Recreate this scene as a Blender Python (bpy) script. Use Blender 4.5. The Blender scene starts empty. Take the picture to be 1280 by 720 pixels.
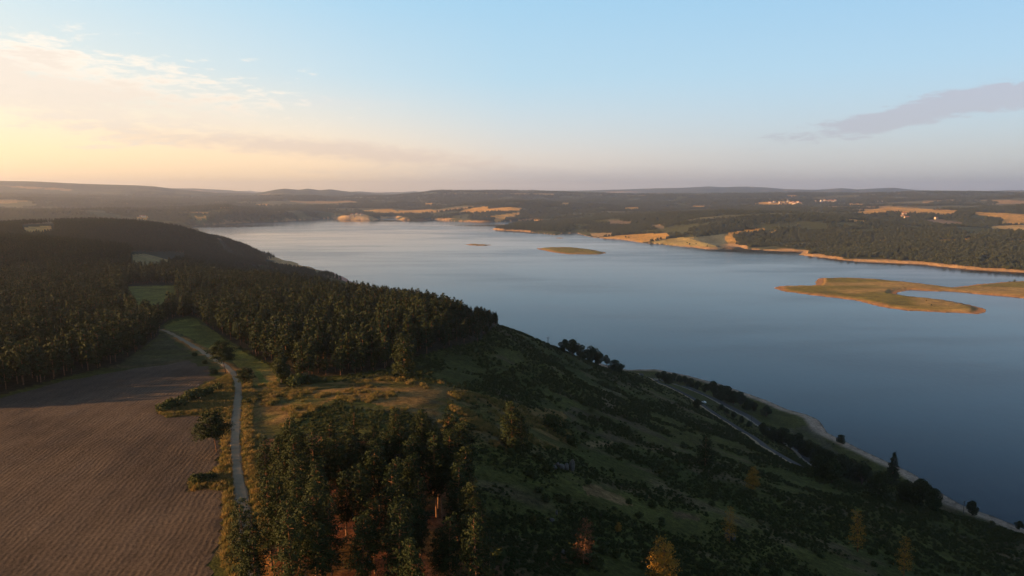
import bpy, math, numpy as np
from mathutils import Vector
R = math.radians
RNG = np.random.default_rng(7)
sc = bpy.context.scene

# ------------------------------------------------------------------ camera
H = 210.0            # metres above the lake
F = 853.0            # focal length in pixels of the 1280 x 720 frame
PITCH = R(8.0)
cam_d = bpy.data.cameras.new('camera'); cam = bpy.data.objects.new('camera', cam_d)
sc.collection.objects.link(cam); sc.camera = cam
cam.location = (0, 0, H); cam.rotation_euler = (R(90) - PITCH, 0, 0)
cam_d.sensor_width = 36; cam_d.lens = F / 1280 * 36
cam_d.clip_start = 1; cam_d.clip_end = 120000

# ------------------------------------------------------------------ light
SUN_EL, SUN_AZ = 9.5, -101.0        # azimuth clockwise from +Y (the view direction)
w = bpy.data.worlds.new('World'); sc.world = w; w.use_nodes = True
nt = w.node_tree; N = nt.nodes; L = nt.links; N.clear()
def nn(t, **k):
    n = N.new(t)
    for a, b in k.items(): setattr(n, a, b)
    return n
out = nn('ShaderNodeOutputWorld'); bg = nn('ShaderNodeBackground')
sky = nn('ShaderNodeTexSky', sky_type='NISHITA')
sky.sun_disc = False; sky.sun_elevation = R(SUN_EL); sky.sun_rotation = R(SUN_AZ)
sky.altitude = 1000; sky.air_density = 1.0; sky.dust_density = 1.6; sky.ozone_density = 1.6
bg.inputs['Strength'].default_value = 0.15
tc = nn('ShaderNodeTexCoord')
sep = nn('ShaderNodeSeparateXYZ'); L.new(tc.outputs['Generated'], sep.inputs[0])
def mth(op, a, b=None, c=None, clamp=False):
    n = nn('ShaderNodeMath', operation=op, use_clamp=clamp)
    for i, v in enumerate((a, b, c)):
        if v is None: continue
        if isinstance(v, (int, float)): n.inputs[i].default_value = v
        else: L.new(v, n.inputs[i])
    return n.outputs[0]
def ramp(v, stops):
    n = nn('ShaderNodeValToRGB'); e = n.color_ramp.elements
    while len(e) < len(stops): e.new(0.5)
    for q, (p, c) in zip(e, stops):
        q.position = p; q.color = (*c, 1) if isinstance(c, tuple) else (c, c, c, 1)
    L.new(v, n.inputs[0]); return n.outputs[0]
def mixc(f, a, b, mode='MIX'):
    n = nn('ShaderNodeMix', data_type='RGBA', blend_type=mode)
    for i, v in ((0, f), (6, a), (7, b)):
        if isinstance(v, (int, float)): n.inputs[i].default_value = v
        elif isinstance(v, tuple): n.inputs[i].default_value = (*v, 1)
        else: L.new(v, n.inputs[i])
    return n.outputs[2]
X, Y, Z = sep.outputs
el = mth('ARCSINE', Z)                                   # elevation, radians
az = mth('ARCTAN2', X, Y)                                # azimuth, radians, 0 = view direction
# colour of the evening sky: warm glow low on the sun's side, pale blue above
low = ramp(mth('MULTIPLY_ADD', az, 0.5, 0.5, True), [(0.0, (1.45, .86, .36)), (0.17, (1.35, .86, .42)), (0.36, (1.22, .80, .44)),
      (0.50, (.84, .66, .55)), (0.68, (.58, .52, .52)), (1.0, (.40, .41, .46))])
mid = ramp(mth('MULTIPLY_ADD', az, 0.5, 0.5, True), [(0.0, (1.10, .84, .48)), (0.17, (1.0, .83, .58)), (0.36, (.76, .77, .70)),
      (0.50, (.54, .68, .73)), (1.0, (.42, .56, .66))])
hi = ramp(mth('MULTIPLY_ADD', az, 0.5, 0.5, True), [(0.0, (.58, .78, .84)), (0.4, (.34, .60, .79)), (1.0, (.24, .46, .69))])
t1 = ramp(mth('MULTIPLY', el, 2.0, None, True), [(0.0, 0.0), (0.10, 0.22), (0.32, 1.0)])
t2 = ramp(mth('MULTIPLY', el, 1.2, None, True), [(0.06, 0.0), (0.34, 1.0)])
grad = mixc(t2, mixc(t1, low, mid), hi)
t3 = ramp(mth('MULTIPLY', el, 0.64, None, True), [(0.17, 0.0), (0.27, .88), (0.6, 1.0)])
grad = mixc(t3, grad, (.05, .095, .165))
GRADF = 1.0
# clouds: thin streaks drawn on a horizontal layer high above
zc = mth('MAXIMUM', Z, 0.02)
comb = nn('ShaderNodeCombineXYZ'); L.new(mth('DIVIDE', X, zc), comb.inputs[0]); L.new(mth('DIVIDE', Y, zc), comb.inputs[1])
def noise(vec, scale, detail=5, rough=.55, sx=1, sy=1, rot=0, dist=0):
    m = nn('ShaderNodeMapping'); m.inputs['Scale'].default_value = (sx, sy, 1); m.inputs['Rotation'].default_value = (0, 0, rot)
    L.new(vec, m.inputs[0]); t = nn('ShaderNodeTexNoise'); t.inputs['Scale'].default_value = scale
    t.inputs['Detail'].default_value = detail; t.inputs['Roughness'].default_value = rough; t.inputs['Distortion'].default_value = dist
    L.new(m.outputs[0], t.inputs[0]); return t.outputs[0]
cae = nn('ShaderNodeCombineXYZ'); L.new(az, cae.inputs[0]); L.new(el, cae.inputs[1])
wisp = noise(cae.outputs[0], 9, 7, .62, 1, 5.5, R(-6), .4)
fine = noise(cae.outputs[0], 40, 6, .65, 1, 4, R(-8), .3)
def blob(ca, ce, ra, re, tilt=0.0, hard=1.0):
    da = mth('SUBTRACT', az, ca); de = mth('SUBTRACT', mth('SUBTRACT', el, ce), mth('MULTIPLY', da, tilt))
    d = mth('SQRT', mth('ADD', mth('POWER', mth('DIVIDE', da, ra), 2), mth('POWER', mth('DIVIDE', de, re), 2)))
    return mth('SUBTRACT', 1.0, d)
def cloud(b, k, amt, amtf, lo, hi_):
    v = mth('ADD', mth('ADD', b, mth('MULTIPLY', mth('SUBTRACT', wisp, .5), amt)), mth('MULTIPLY', mth('SUBTRACT', fine, .5), amtf))
    return mth('MULTIPLY', ramp(v, [(lo, 0.0), (hi_, 1.0)]), k)
c1 = cloud(blob(R(-36), R(7.0), R(19), R(3.0), -.12), .8, 2.4, 1.9, .15, .60)
c1b = cloud(blob(R(-16), R(3.4), R(24), R(1.1), -.07), .6, 1.9, 1.2, .15, .7)
c2 = cloud(blob(R(33.5), R(6.1), R(15), R(1.25), .17), .95, 1.35, 1.2, .12, .36)
c3 = cloud(blob(R(-14), R(7.0), R(7), R(.7), .0), .3, 1.5, 1.0, .2, .9)
c4 = cloud(blob(R(7), R(1.3), R(30), R(1.2), -.02), .5, 1.2, .5, .25, .9)
skyc = mixc(GRADF, sky.outputs[0], grad)
skyc = mixc(c4, skyc, (.50, .44, .46)); skyc = mixc(c1b, skyc, (.70, .52, .45)); skyc = mixc(cloud(blob(R(-33), R(8.2), R(20), R(3.6), -.13), .75, 2.8, 2.6, .30, .85), skyc, (1.10, .92, .72)); skyc = mixc(c1, skyc, (.86, .70, .56))
skyc = mixc(c3, skyc, (.75, .70, .66)); skyc = mixc(c2, skyc, (.43, .41, .48))
# the Nishita sky keeps its own share of the light; the graded evening colour is laid over it
nish = nn('ShaderNodeBackground'); L.new(sky.outputs[0], nish.inputs[0]); nish.inputs['Strength'].default_value = 0.02
L.new(skyc, bg.inputs[0]); bg.inputs['Strength'].default_value = 0.46
add = nn('ShaderNodeAddShader'); L.new(nish.outputs[0], add.inputs[0]); L.new(bg.outputs[0], add.inputs[1])
L.new(add.outputs[0], out.inputs['Surface'])

sd_ = bpy.data.lights.new('sun', 'SUN'); sun = bpy.data.objects.new('sun', sd_); sc.collection.objects.link(sun)
sd_.energy = 5.0; sd_.angle = R(0.6); sd_.color = (1.0, .56, .22)
a, e = R(SUN_AZ), R(SUN_EL)
sdir = Vector((math.sin(a) * math.cos(e), math.cos(a) * math.cos(e), math.sin(e)))
sun.rotation_euler = sdir.to_track_quat('Z', 'Y').to_euler(); sun.location = (-300, 0, 400)

sc.view_settings.view_transform = 'Standard'; sc.view_settings.look = 'None'
sc.view_settings.gamma = 1; sc.view_settings.use_curve_mapping = False; sc.view_settings.exposure = 1.15
sc.render.engine = 'CYCLES'
cy = sc.cycles; cy.use_denoising = True; cy.max_bounces = 5; cy.diffuse_bounces = 2; cy.glossy_bounces = 2
cy.transmission_bounces = 2; cy.volume_bounces = 1; cy.transparent_max_bounces = 4; cy.caustics_reflective = False
cy.sample_clamp_indirect = 4

# ------------------------------------------------------------------ geometry helpers
CP, SP = math.cos(PITCH), math.sin(PITCH)
def ray(px, py):
    u = (np.asarray(px, float) - 640) / F; v = (360 - np.asarray(py, float)) / F
    return np.stack([u, CP + v * SP, -SP + v * CP], -1)
def at_z(px, py, z=0.0):
    d = ray(px, py); t = (z - H) / d[..., 2]
    return d[..., 0] * t, d[..., 1] * t
def at_y(px, py, y):
    d = ray(px, py); t = y / d[..., 1]
    return d[..., 0] * t, H + d[..., 2] * t
def project(x, y, z):
    dz = z - H; depth = y * CP - dz * SP; up = y * SP + dz * CP
    dd = np.where(depth > 1, depth, 1)
    return np.where(depth > 1, 640 + F * x / dd, -9999), np.where(depth > 1, 360 - F * up / dd, 9999)
def in_poly(x, y, P):
    P = np.asarray(P, float); r = np.zeros(np.shape(x), bool); j = len(P) - 1
    for i in range(len(P)):
        (xi, yi), (xj, yj) = P[i], P[j]
        if yi != yj:
            r ^= ((yi > y) != (yj > y)) & (x < (xj - xi) * (y - yi) / (yj - yi) + xi)
        j = i
    return r
def seg_dist(x, y, P, closed=True):
    P = np.asarray(P, float); best = np.full(np.shape(x), 1e18); n = len(P)
    for i in range(n if closed else n - 1):
        a, b = P[i], P[(i + 1) % n]; d = b - a; l2 = (d ** 2).sum() + 1e-9
        t = np.clip(((x - a[0]) * d[0] + (y - a[1]) * d[1]) / l2, 0, 1)
        q = (x - a[0] - t * d[0]) ** 2 + (y - a[1] - t * d[1]) ** 2
        np.minimum(best, q, out=best)
    return np.sqrt(best)
def _h(i, j, s):
    n = (i * 374761393 + j * 668265263 + s * 974634777) & 0x7fffffff
    n = ((n ^ (n >> 13)) * 1274126177) & 0x7fffffff
    return ((n ^ (n >> 16)) & 0xffff) / 65535.0
def vnoise(x, y, s=0):
    xi = np.floor(x).astype(np.int64); yi = np.floor(y).astype(np.int64); fx = x - xi; fy = y - yi
    fx = fx * fx * (3 - 2 * fx); fy = fy * fy * (3 - 2 * fy)
    a = _h(xi, yi, s); b = _h(xi + 1, yi, s); c = _h(xi, yi + 1, s); d = _h(xi + 1, yi + 1, s)
    return (a + (b - a) * fx) * (1 - fy) + (c + (d - c) * fx) * fy
def fbm(x, y, scale, oct=4, s=0, g=.5):
    r = 0; amp = 1; tot = 0
    for k in range(oct):
        r = r + amp * vnoise(x / scale + 17.3 * k, y / scale - 9.1 * k, s + k); tot += amp; amp *= g; scale *= .5
    return r / tot
def smooth(a, b, v):
    t = np.clip((v - a) / (b - a), 0, 1); return t * t * (3 - 2 * t)

# ------------------------------------------------------------------ the lake's outline
def W(lst): return [tuple(map(float, at_z(p, q))) for p, q in lst]
LAKE = [(900, -900), (560, -300), (500, 0), (420, 250)] + W([(1280, 661), (1245, 646), (1200, 630), (1165, 610), (1140, 592), (1100, 572),
    (1060, 553), (1033, 540), (1022, 524), (1008, 518), (985, 512), (960, 501), (930, 491), (900, 480), (860, 469), (820, 461.5), (785, 462),
    (738, 452), (690, 440), (640, 424), (600, 400), (540, 379), (480, 363), (438, 352), (430, 346), (412, 340), (398, 337), (380, 332), (372, 329), (355, 325),
    (340, 320), (333, 318), (318, 313), (300, 307), (270, 296), (244, 286), (236, 284), (252, 281.5), (285, 280), (320, 278), (350, 277.2), (380, 275), (416, 273),
    (421, 275), (440, 275.3), (466, 275.8), (478, 273.6), (490, 272.6), (500, 275.3), (533, 275.6), (540, 274.2), (568, 276.5), (600, 278),
    (615, 278), (640, 277), (664, 276.4), (667, 278.2), (640, 280), (631, 282), (613, 286.5), (627, 288), (650, 289), (673, 291.6), (696, 294),
    (704, 292), (720, 291.6), (731, 294.6), (742, 297), (775, 299.6), (798, 303), (807, 304), (838, 307), (861, 308.8), (883, 312),
    (901, 312), (911, 308), (924, 308.4), (931, 311.5), (955, 313), (1004, 315), (998, 318.5), (1030, 322.5), (1070, 326.8), (1120, 328.8),
    (1150, 330.5), (1187, 334.5), (1220, 337.8), (1280, 341), (1400, 346), (1700, 352)]) + [(3500, 1400), (3500, -900)]
ISL = [W([(965, 360), (975, 357.3), (1000, 356.5), (1018, 356.3), (1022, 351), (1021, 347.4), (1060, 347), (1100, 349), (1135, 352.5), (1172, 357), (1190, 358.8), (1225, 355), (1260, 352),
         (1280, 351), (1420, 350), (1440, 380), (1280, 373), (1235, 369), (1185, 365), (1140, 363), (1122, 365.2), (1120, 367.6), (1140, 370.5), (1180, 374.5),
         (1210, 380), (1230, 385.5), (1233, 390.5), (1225, 393), (1180, 391), (1135, 388.8), (1100, 383.8), (1072, 376.5), (1047, 373), (1010, 368.8), (980, 364.5)]),
       W([(669, 310.6), (685, 309.2), (717, 309.3), (742, 312), (760, 316.6), (745, 318.4), (710, 318), (688, 315)]),
       W([(579, 305.4), (592, 304.6), (610, 305.6), (618, 307), (600, 307.4), (586, 306.8)]),
       W([(692, 297.2), (702, 296.8), (709, 297.5), (700, 298.4)])]
def shore_sd(x, y):
    """metres to the nearest shoreline: positive on land, negative on water"""
    wob = 1.0
    inside = in_poly(x, y, LAKE); d = seg_dist(x, y, LAKE); isl = np.zeros(np.shape(x), bool)
    for P in ISL:
        isl |= in_poly(x, y, P); d = np.minimum(d, seg_dist(x, y, P))
    far = smooth(200, 2500, np.hypot(x, y))
    d = np.where(inside & ~isl, -d, d)
    return d + (fbm(x, y, 60, 3, 91) - .5) * (3 + 22 * far) * (1 - isl * .5), isl

# ------------------------------------------------------------------ near headland: thin-plate surface through surveyed points
CZ = [(-200, 720, 146), (0, 720, 146), (150, 720, 146), (300, 720, 146), (450, 715, 147), (600, 715, 144), (300, 640, 145), (300, 560, 144), (296, 480, 141),
      (285, 458, 139), (215, 415, 126), (0, 500, 141), (130, 470, 139), (240, 450, 136), (0, 580, 144), (150, 580, 145), (340, 466, 138), (420, 480, 139),
      (500, 470, 140), (500, 520, 142), (600, 480, 137), (600, 540, 139), (650, 550, 136), (610, 403, 131), (560, 420, 136), (655, 420, 117), (700, 437, 95),
      (780, 463, 45), (819, 475, 22), (450, 372, 112), (520, 388, 122), (560, 398, 128), (190, 370, 112), (100, 350, 108), (0, 400, 122), (-150, 420, 126), (200, 322, 100),
      (100, 305, 105), (285, 318, 30), (350, 335, 15), (300, 335, 40), (250, 340, 72), (300, 350, 80), (350, 350, 60), (400, 362, 90), (400, 345, 16), (330, 380, 112),
      (250, 370, 112), (300, 400, 122), (400, 400, 126), (480, 420, 133), (400, 440, 134), (700, 715, 139), (700, 640, 134), (700, 580, 127), (700, 540, 121),
      (700, 500, 113), (700, 460, 102), (850, 715, 127), (850, 640, 119), (850, 580, 106), (850, 540, 88), (850, 510, 58), (850, 490, 32), (1000, 715, 112),
      (1000, 640, 98), (1000, 603, 80), (960, 575, 74), (1150, 715, 93), (1150, 660, 79), (1150, 634, 66), (1280, 715, 76),
      (1280, 674, 64), (1080, 640, 88), (1080, 618, 76), (920, 548, 62), (900, 530, 50), (-250, 500, 140), (-300, 600, 146), (1450, 715, 55)]
CY = [(150, 281, 1900), (50, 284, 2000), (0, 287, 2100), (-300, 290, 2200), (240, 292, 2000), (272, 303, 2100), (100, 278.5, 2000)]
pts = [(*map(float, at_z(p, q, z)), z) for p, q, z in CZ]
for p, q, y in CY:
    x, z = at_y(p, q, y); pts.append((float(x), y, float(z)))
pts += [(0, 0, 150), (-120, 0, 149), (120, 0, 132), (250, 0, 95), (0, -300, 150), (-400, -300, 150), (-500, 100, 148), (-500, 500, 125), (350, 0, 60), (300, 200, 62),
        (300, -500, 110), (60, 640, 28), (0, 620, 72), (-40, 800, 30), (-150, 1000, 22), (-260, 1200, 16), (-900, 1500, 100), (-1600, 1200, 110), (-1500, 2300, 70), (-900, 2500, 30),
        (-1700, 300, 140), (-1700, -800, 150), (-700, 2600, 12), (-1200, 2900, 35), (-2200, 2800, 60), (-2600, 1200, 100),
        (250, 420, 12), (300, 330, 22), (215, 470, 16), (330, 300, 34)]
pts = np.array(pts, float)
def tps_fit(P, lam):
    A = P[:, :2] / 300.0; n = len(A)
    r = np.sqrt(((A[:, None] - A[None]) ** 2).sum(-1)); K = np.where(r > 0, r ** 2 * np.log(r + 1e-12), 0) + lam * np.eye(n)
    Q = np.hstack([np.ones((n, 1)), A]); M = np.block([[K, Q], [Q.T, np.zeros((3, 3))]])
    return A, np.linalg.solve(M, np.concatenate([P[:, 2], np.zeros(3)]))
TA, TW = tps_fit(pts, 0.004)
def tps(x, y):
    u, v = x / 300.0, y / 300.0; r = TW[-3] + TW[-2] * u + TW[-1] * v
    for (a, b), wt in zip(TA, TW[:-3]):
        q = (u - a) ** 2 + (v - b) ** 2; r = r + wt * .5 * q * np.log(q + 1e-12)
    return r

# ------------------------------------------------------------------ far country: ridges given as (pixel column, pixel row of the crest)
def sky_el(prof, azd):
    P = np.array(prof, float); d = ray(P[:, 0], P[:, 1]); a = np.degrees(np.arctan2(d[:, 0], d[:, 1]))
    t = d[:, 2] / np.hypot(d[:, 0], d[:, 1]); return np.interp(azd, a, t)
RIDGES = [  # (crest distance, radial width, profile)
    (21000, 3200, [(-900, 236), (0, 236), (230, 235.4), (245, 235.6), (287, 238), (319, 241.3), (420, 241), (453, 239.4), (472, 241.4), (512, 241.8), (600, 240.5), (650, 238.5), (665, 237), (676, 238.6),
        (740, 238), (800, 236), (860, 234.4), (888, 233), (904, 234), (932, 233.2), (958, 234.2), (981, 236.4), (1021, 237.4), (1053, 234.9), (1070, 236.7), (1095, 235.4), (1115, 234.5),
        (1137, 236.8), (1155, 238.3), (1212, 239.2), (1262, 237.8), (1300, 238.4), (2200, 237)]),
    (14500, 2600, [(-900, 222), (-100, 226), (0, 226), (50, 227), (100, 229.5), (150, 231), (192, 233), (224, 236.6), (270, 241), (319, 241.8), (346, 236.7), (355, 235.5), (374, 237.2), (384, 235.6), (399, 237.7), (412, 236.7),
        (444, 240.2), (472, 243), (512, 246), (600, 245), (800, 244), (1280, 242.5), (2200, 241)]),
    (10500, 2000, [(-900, 240), (0, 243), (250, 250), (400, 247), (440, 246.5), (490, 245), (515, 243), (530, 241.4), (541, 239.6), (553, 238.6), (600, 238.6), (637, 239), (674, 239.6), (720, 241.5), (780, 243.5), (900, 243), (1000, 242), (1080, 242.5), (1160, 240), (1280, 241.5), (2200, 240)]),
    (7900, 900, [(-900, 262), (0, 258), (300, 258), (330, 256), (480, 255), (500, 252), (590, 262), (602, 259), (610, 256), (623, 252), (640, 249.6), (660, 250.8), (681, 250.2), (693, 254), (705, 259), (800, 254), (940, 251), (1050, 250), (1280, 248), (2200, 246)]),
    (6000, 1000, [(-900, 268), (0, 266), (200, 264), (260, 259.5), (285, 258), (300, 260), (340, 264), (370, 262), (410, 266), (560, 272), (760, 262), (850, 262), (950, 259), (1100, 258), (1280, 256), (2200, 250)]),
]
def far_land(x, y, sd):
    r = np.hypot(x, y) + 1; azd = np.degrees(np.arctan2(x, y)); s = np.maximum(sd, 0)
    base = 3 + 0.0085 * np.maximum(r - 3500, 0) * .62 + 16 * (1 - np.exp(-s / 400)) + (fbm(x, y, 1100, 4, 3, .42) ** 1.6) * 135 * smooth(30, 900, s)
    h = base; cr = np.zeros_like(r)
    for dist, wid, prof in RIDGES:
        el_ = sky_el(prof, azd); wob = 1 + .12 * (fbm(x, y, 5000, 2, 40) - .5)
        crest = H + dist * el_; g = np.exp(-(((r * wob - dist) / wid) ** 2))
        crest = crest + 0 * g
        # true crest: scaled with its own distance so the profile stays where it is seen
        lay = np.where(r * wob < dist, g, np.exp(-(((r * wob - dist) / (wid * 1.6)) ** 2)))
        cr = np.maximum(cr, lay ** 3 * (dist > 9000)); h = np.maximum(h, base * (1 - lay) + (H + (dist / wob) * el_) * lay)
    rel = smooth(100, 1500, s)
    h = h + (fbm(x, y, 700, 4, 60) - .5) * (14 + 70 * smooth(4000, 10000, r)) * rel * (1 - .75 * cr)
    return h
HL = np.array([(-9000, -9000), (1200, -9000), (700, -300), (560, 300), (400, 480), (230, 900), (-300, 1750), (-900, 2700), (-1300, 3100), (-3200, 3400), (-9000, 3000)], float)
def height(x, y):
    x = np.asarray(x, float); y = np.asarray(y, float)
    sd, isl = shore_sd(x, y)
    r = np.hypot(x, y)
    dm = seg_dist(x, y, HL); m = np.where(in_poly(x, y, HL), dm, -dm)
    blend = smooth(-250, 450, m) if False else smooth(-120, 380, m)
    near = tps(np.clip(x, -2600, 700), np.clip(y, -900, 3000)) + (fbm(x, y, 40, 4, 5) - .5) * 3.0 * smooth(100, 400, r) + (fbm(x, y, 9, 3, 8) - .5) * .5
    edge = smooth(2600, 5000, r) * (y < 2000)
    near = near * (1 - edge) + (110 + 50 * fbm(x, y, 1500, 3, 21)) * edge
    # inside the headland the blend is full near the shore too (the outline is the lake itself)
    near_full = (y < 1900) & (x < 600)
    blend = np.where(near_full, np.maximum(blend, smooth(-60, 60, m)), blend)
    h = near * blend + far_land(x, y, sd) * (1 - blend)
    island = 1.2 + 3.5 * fbm(x, y, 120, 3, 33)
    h = np.where(isl, island, h)
    s = np.maximum(sd, 0)
    k = np.where(r < 1200, .16, .07)
    beach = s * k * (1 - .45 * isl) + np.maximum(s - 16, 0) * .42 + 0.02
    h = np.maximum(h, 2.0)
    h = np.minimum(h, beach)
    return np.where(sd > 0, h, np.maximum(sd * .25, -6) - .05)

# ------------------------------------------------------------------ ray / terrain intersection for placing things
def ground_at(px, py, lift=0.0, tmax=9000):
    d = ray(px, py); t = np.geomspace(40, tmax, 900); X_, Y_, Z_ = d[0] * t, d[1] * t, H + d[2] * t
    g = height(X_, Y_) + lift; k = np.argmax(Z_ < g)
    if Z_[k] >= g[k]: k = len(t) - 1
    lo, hi_ = t[max(k - 1, 0)], t[k]
    tt = np.linspace(lo, hi_, 40); g = height(d[0] * tt, d[1] * tt) + lift; z = H + d[2] * tt; q = np.argmax(z < g)
    tt = tt[q]; x, y = d[0] * tt, d[1] * tt
    return float(x), float(y), float(height(np.array([x]), np.array([y]))[0])
def ground_line(P): return [ground_at(p, q) for p, q in P]

# ------------------------------------------------------------------ tags
def tag(o, label=None, cat=None, group=None, kind=None):
    for k, v in (('label', label), ('category', cat), ('group', group), ('kind', kind)):
        if v: o[k] = v
    return o
def link(name, me, mats, parent=None):
    o = bpy.data.objects.new(name, me); sc.collection.objects.link(o)
    if mats and not me.materials:
        for m in (mats if isinstance(mats, (list, tuple)) else [mats]): me.materials.append(m)
    if parent: o.parent = parent
    return o
def empty(name, loc, rz=0, s=1):
    o = bpy.data.objects.new(name, None); sc.collection.objects.link(o); o.location = loc; o.rotation_euler = (0, 0, rz)
    o.scale = (s, s, s) if isinstance(s, (int, float)) else s; o.empty_display_size = .5
    return o
def mesh(name, v, f, smooth_=False, uv=None):
    me = bpy.data.meshes.new(name); v = np.asarray(v, np.float32)
    if isinstance(f, np.ndarray):
        k = f.shape[1]; me.vertices.add(len(v)); me.vertices.foreach_set('co', v.ravel())
        me.loops.add(f.size); me.loops.foreach_set('vertex_index', f.astype(np.int32).ravel())
        me.polygons.add(len(f)); me.polygons.foreach_set('loop_start', np.arange(0, f.size, k, dtype=np.int32))
        me.update(calc_edges=True)
    else:
        me.from_pydata([tuple(map(float, q)) for q in v], [], f)
    me.validate(verbose=False)
    if smooth_: me.polygons.foreach_set('use_smooth', np.ones(len(me.polygons), bool))
    return me

# ------------------------------------------------------------------ materials
class Mat:
    def __init__(s, name):
        s.m = bpy.data.materials.new(name); s.m.use_nodes = True; s.nt = s.m.node_tree; s.nt.nodes.clear()
        s.out = s.n('ShaderNodeOutputMaterial')
    def n(s, t, **k):
        n = s.nt.nodes.new(t)
        for a, b in k.items(): setattr(n, a, b)
        return n
    def l(s, a, b): s.nt.links.new(a, b)
    def setv(s, sock, v):
        if isinstance(v, bpy.types.NodeSocket): s.l(v, sock)
        elif isinstance(v, tuple) and len(v) == 3 and sock.type == 'RGBA': sock.default_value = (*v, 1)
        else: sock.default_value = v
    def math(s, op, a, b=0.0, c=0.0, clamp=False):
        n = s.n('ShaderNodeMath', operation=op, use_clamp=clamp)
        for i, v in enumerate((a, b, c)): s.setv(n.inputs[i], v)
        return n.outputs[0]
    def pos(s): return s.n('ShaderNodeNewGeometry').outputs['Position']
    def noise(s, vec, scale, detail=4, rough=.55, sc_=(1, 1, 1), rot=0.0):
        m = s.n('ShaderNodeMapping'); m.inputs['Scale'].default_value = sc_; m.inputs['Rotation'].default_value = (0, 0, rot); s.l(vec, m.inputs[0])
        t = s.n('ShaderNodeTexNoise'); s.l(m.outputs[0], t.inputs['Vector'])
        t.inputs['Scale'].default_value = scale; t.inputs['Detail'].default_value = detail; t.inputs['Roughness'].default_value = rough
        return t.outputs[0]
    def ramp(s, v, stops):
        n = s.n('ShaderNodeValToRGB'); e = n.color_ramp.elements
        while len(e) < len(stops): e.new(.5)
        for q, (p, c) in zip(e, stops): q.position = p; q.color = (*c, 1) if isinstance(c, tuple) else (c, c, c, 1)
        s.l(v, n.inputs[0]); return n.outputs[0]
    def mix(s, f, a, b, mode='MIX'):
        n = s.n('ShaderNodeMix', data_type='RGBA', blend_type=mode); s.setv(n.inputs[0], f); s.setv(n.inputs[6], a); s.setv(n.inputs[7], b); return n.outputs[2]
    def bump(s, h, strength, dist):
        n = s.n('ShaderNodeBump'); n.inputs['Strength'].default_value = strength; n.inputs['Distance'].default_value = dist; s.l(h, n.inputs['Height']); return n.outputs[0]
    def bsdf(s, color, rough=.9, spec=.2, normal=None, metal=0, **k):
        b = s.n('ShaderNodeBsdfPrincipled'); s.setv(b.inputs['Base Color'], color); s.setv(b.inputs['Roughness'], rough)
        b.inputs['Specular IOR Level'].default_value = spec; b.inputs['Metallic'].default_value = metal
        for a, v in k.items(): s.setv(b.inputs[a], v)
        if normal: s.l(normal, b.inputs['Normal'])
        s.l(b.outputs[0], s.out.inputs['Surface']); return b
def simple(name, col, rough=.8, spec=.2, var=.25, scale=3.0, metal=0):
    M = Mat(name); n = M.noise(M.n('ShaderNodeTexCoord').outputs['Object'], scale, 4)
    c = M.mix(M.ramp(n, [(.3, 0.0), (.7, 1.0)]), tuple(q * (1 - var) for q in col), tuple(min(1, q * (1 + var)) for q in col))
    M.bsdf(c, rough, spec, M.bump(n, .3, .05), metal); return M.m
def leaf_mat(name, dark, light, warm, tr=.25, vary=.45):
    M = Mat(name); oi = M.n('ShaderNodeObjectInfo').outputs['Random']
    co = M.n('ShaderNodeTexCoord').outputs['Object']
    n = M.noise(co, .55, 3); n2 = M.noise(co, 2.5, 2)
    c = M.mix(M.ramp(n, [(.35, 0.0), (.65, 1.0)]), dark, light)
    c = M.mix(M.math('MULTIPLY', M.ramp(n2, [(.45, 0.0), (.75, 1.0)]), .5), c, warm)
    c = M.mix(M.math('MULTIPLY', oi, vary), c, warm)
    d = M.n('ShaderNodeBsdfPrincipled'); M.l(c, d.inputs['Base Color']); d.inputs['Roughness'].default_value = .75; d.inputs['Specular IOR Level'].default_value = .15
    t = M.n('ShaderNodeBsdfTranslucent'); M.l(c, t.inputs[0]); mx = M.n('ShaderNodeMixShader'); mx.inputs[0].default_value = tr
    M.l(d.outputs[0], mx.inputs[1]); M.l(t.outputs[0], mx.inputs[2]); M.l(mx.outputs[0], M.out.inputs['Surface']); return M.m
MT = dict(
    pine=leaf_mat('pine_needles', (.010, .019, .008), (.030, .045, .014), (.055, .058, .018), .14, .3),
    oak=leaf_mat('broad_leaves', (.022, .036, .014), (.040, .060, .022), (.060, .062, .022)),
    shrub=leaf_mat('shrub_leaves', (.036, .050, .016), (.060, .076, .024), (.085, .080, .028)),
    gold=leaf_mat('painted_sunlit_needles', (.20, .125, .024), (.32, .19, .034), (.40, .20, .034)),  # low sun on the young slope pines, painted into their needle colour
    rust=leaf_mat('dead_needles', (.12, .055, .030), (.17, .075, .035), (.20, .09, .04)),
    fern=leaf_mat('bracken', (.052, .066, .018), (.088, .100, .028), (.12, .105, .030)),
    wood_far=leaf_mat('far_leaves', (.026, .040, .022), (.075, .092, .040), (.120, .112, .045)),
    bark=simple('pine_bark', (.20, .10, .055), .9, .1, .4, 1.5), bark_dark=simple('dark_bark', (.09, .065, .045), .9, .1, .3, 2),
    rock=simple('granite', (.10, .088, .075), .85, .2, .3, 1.2))

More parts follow.
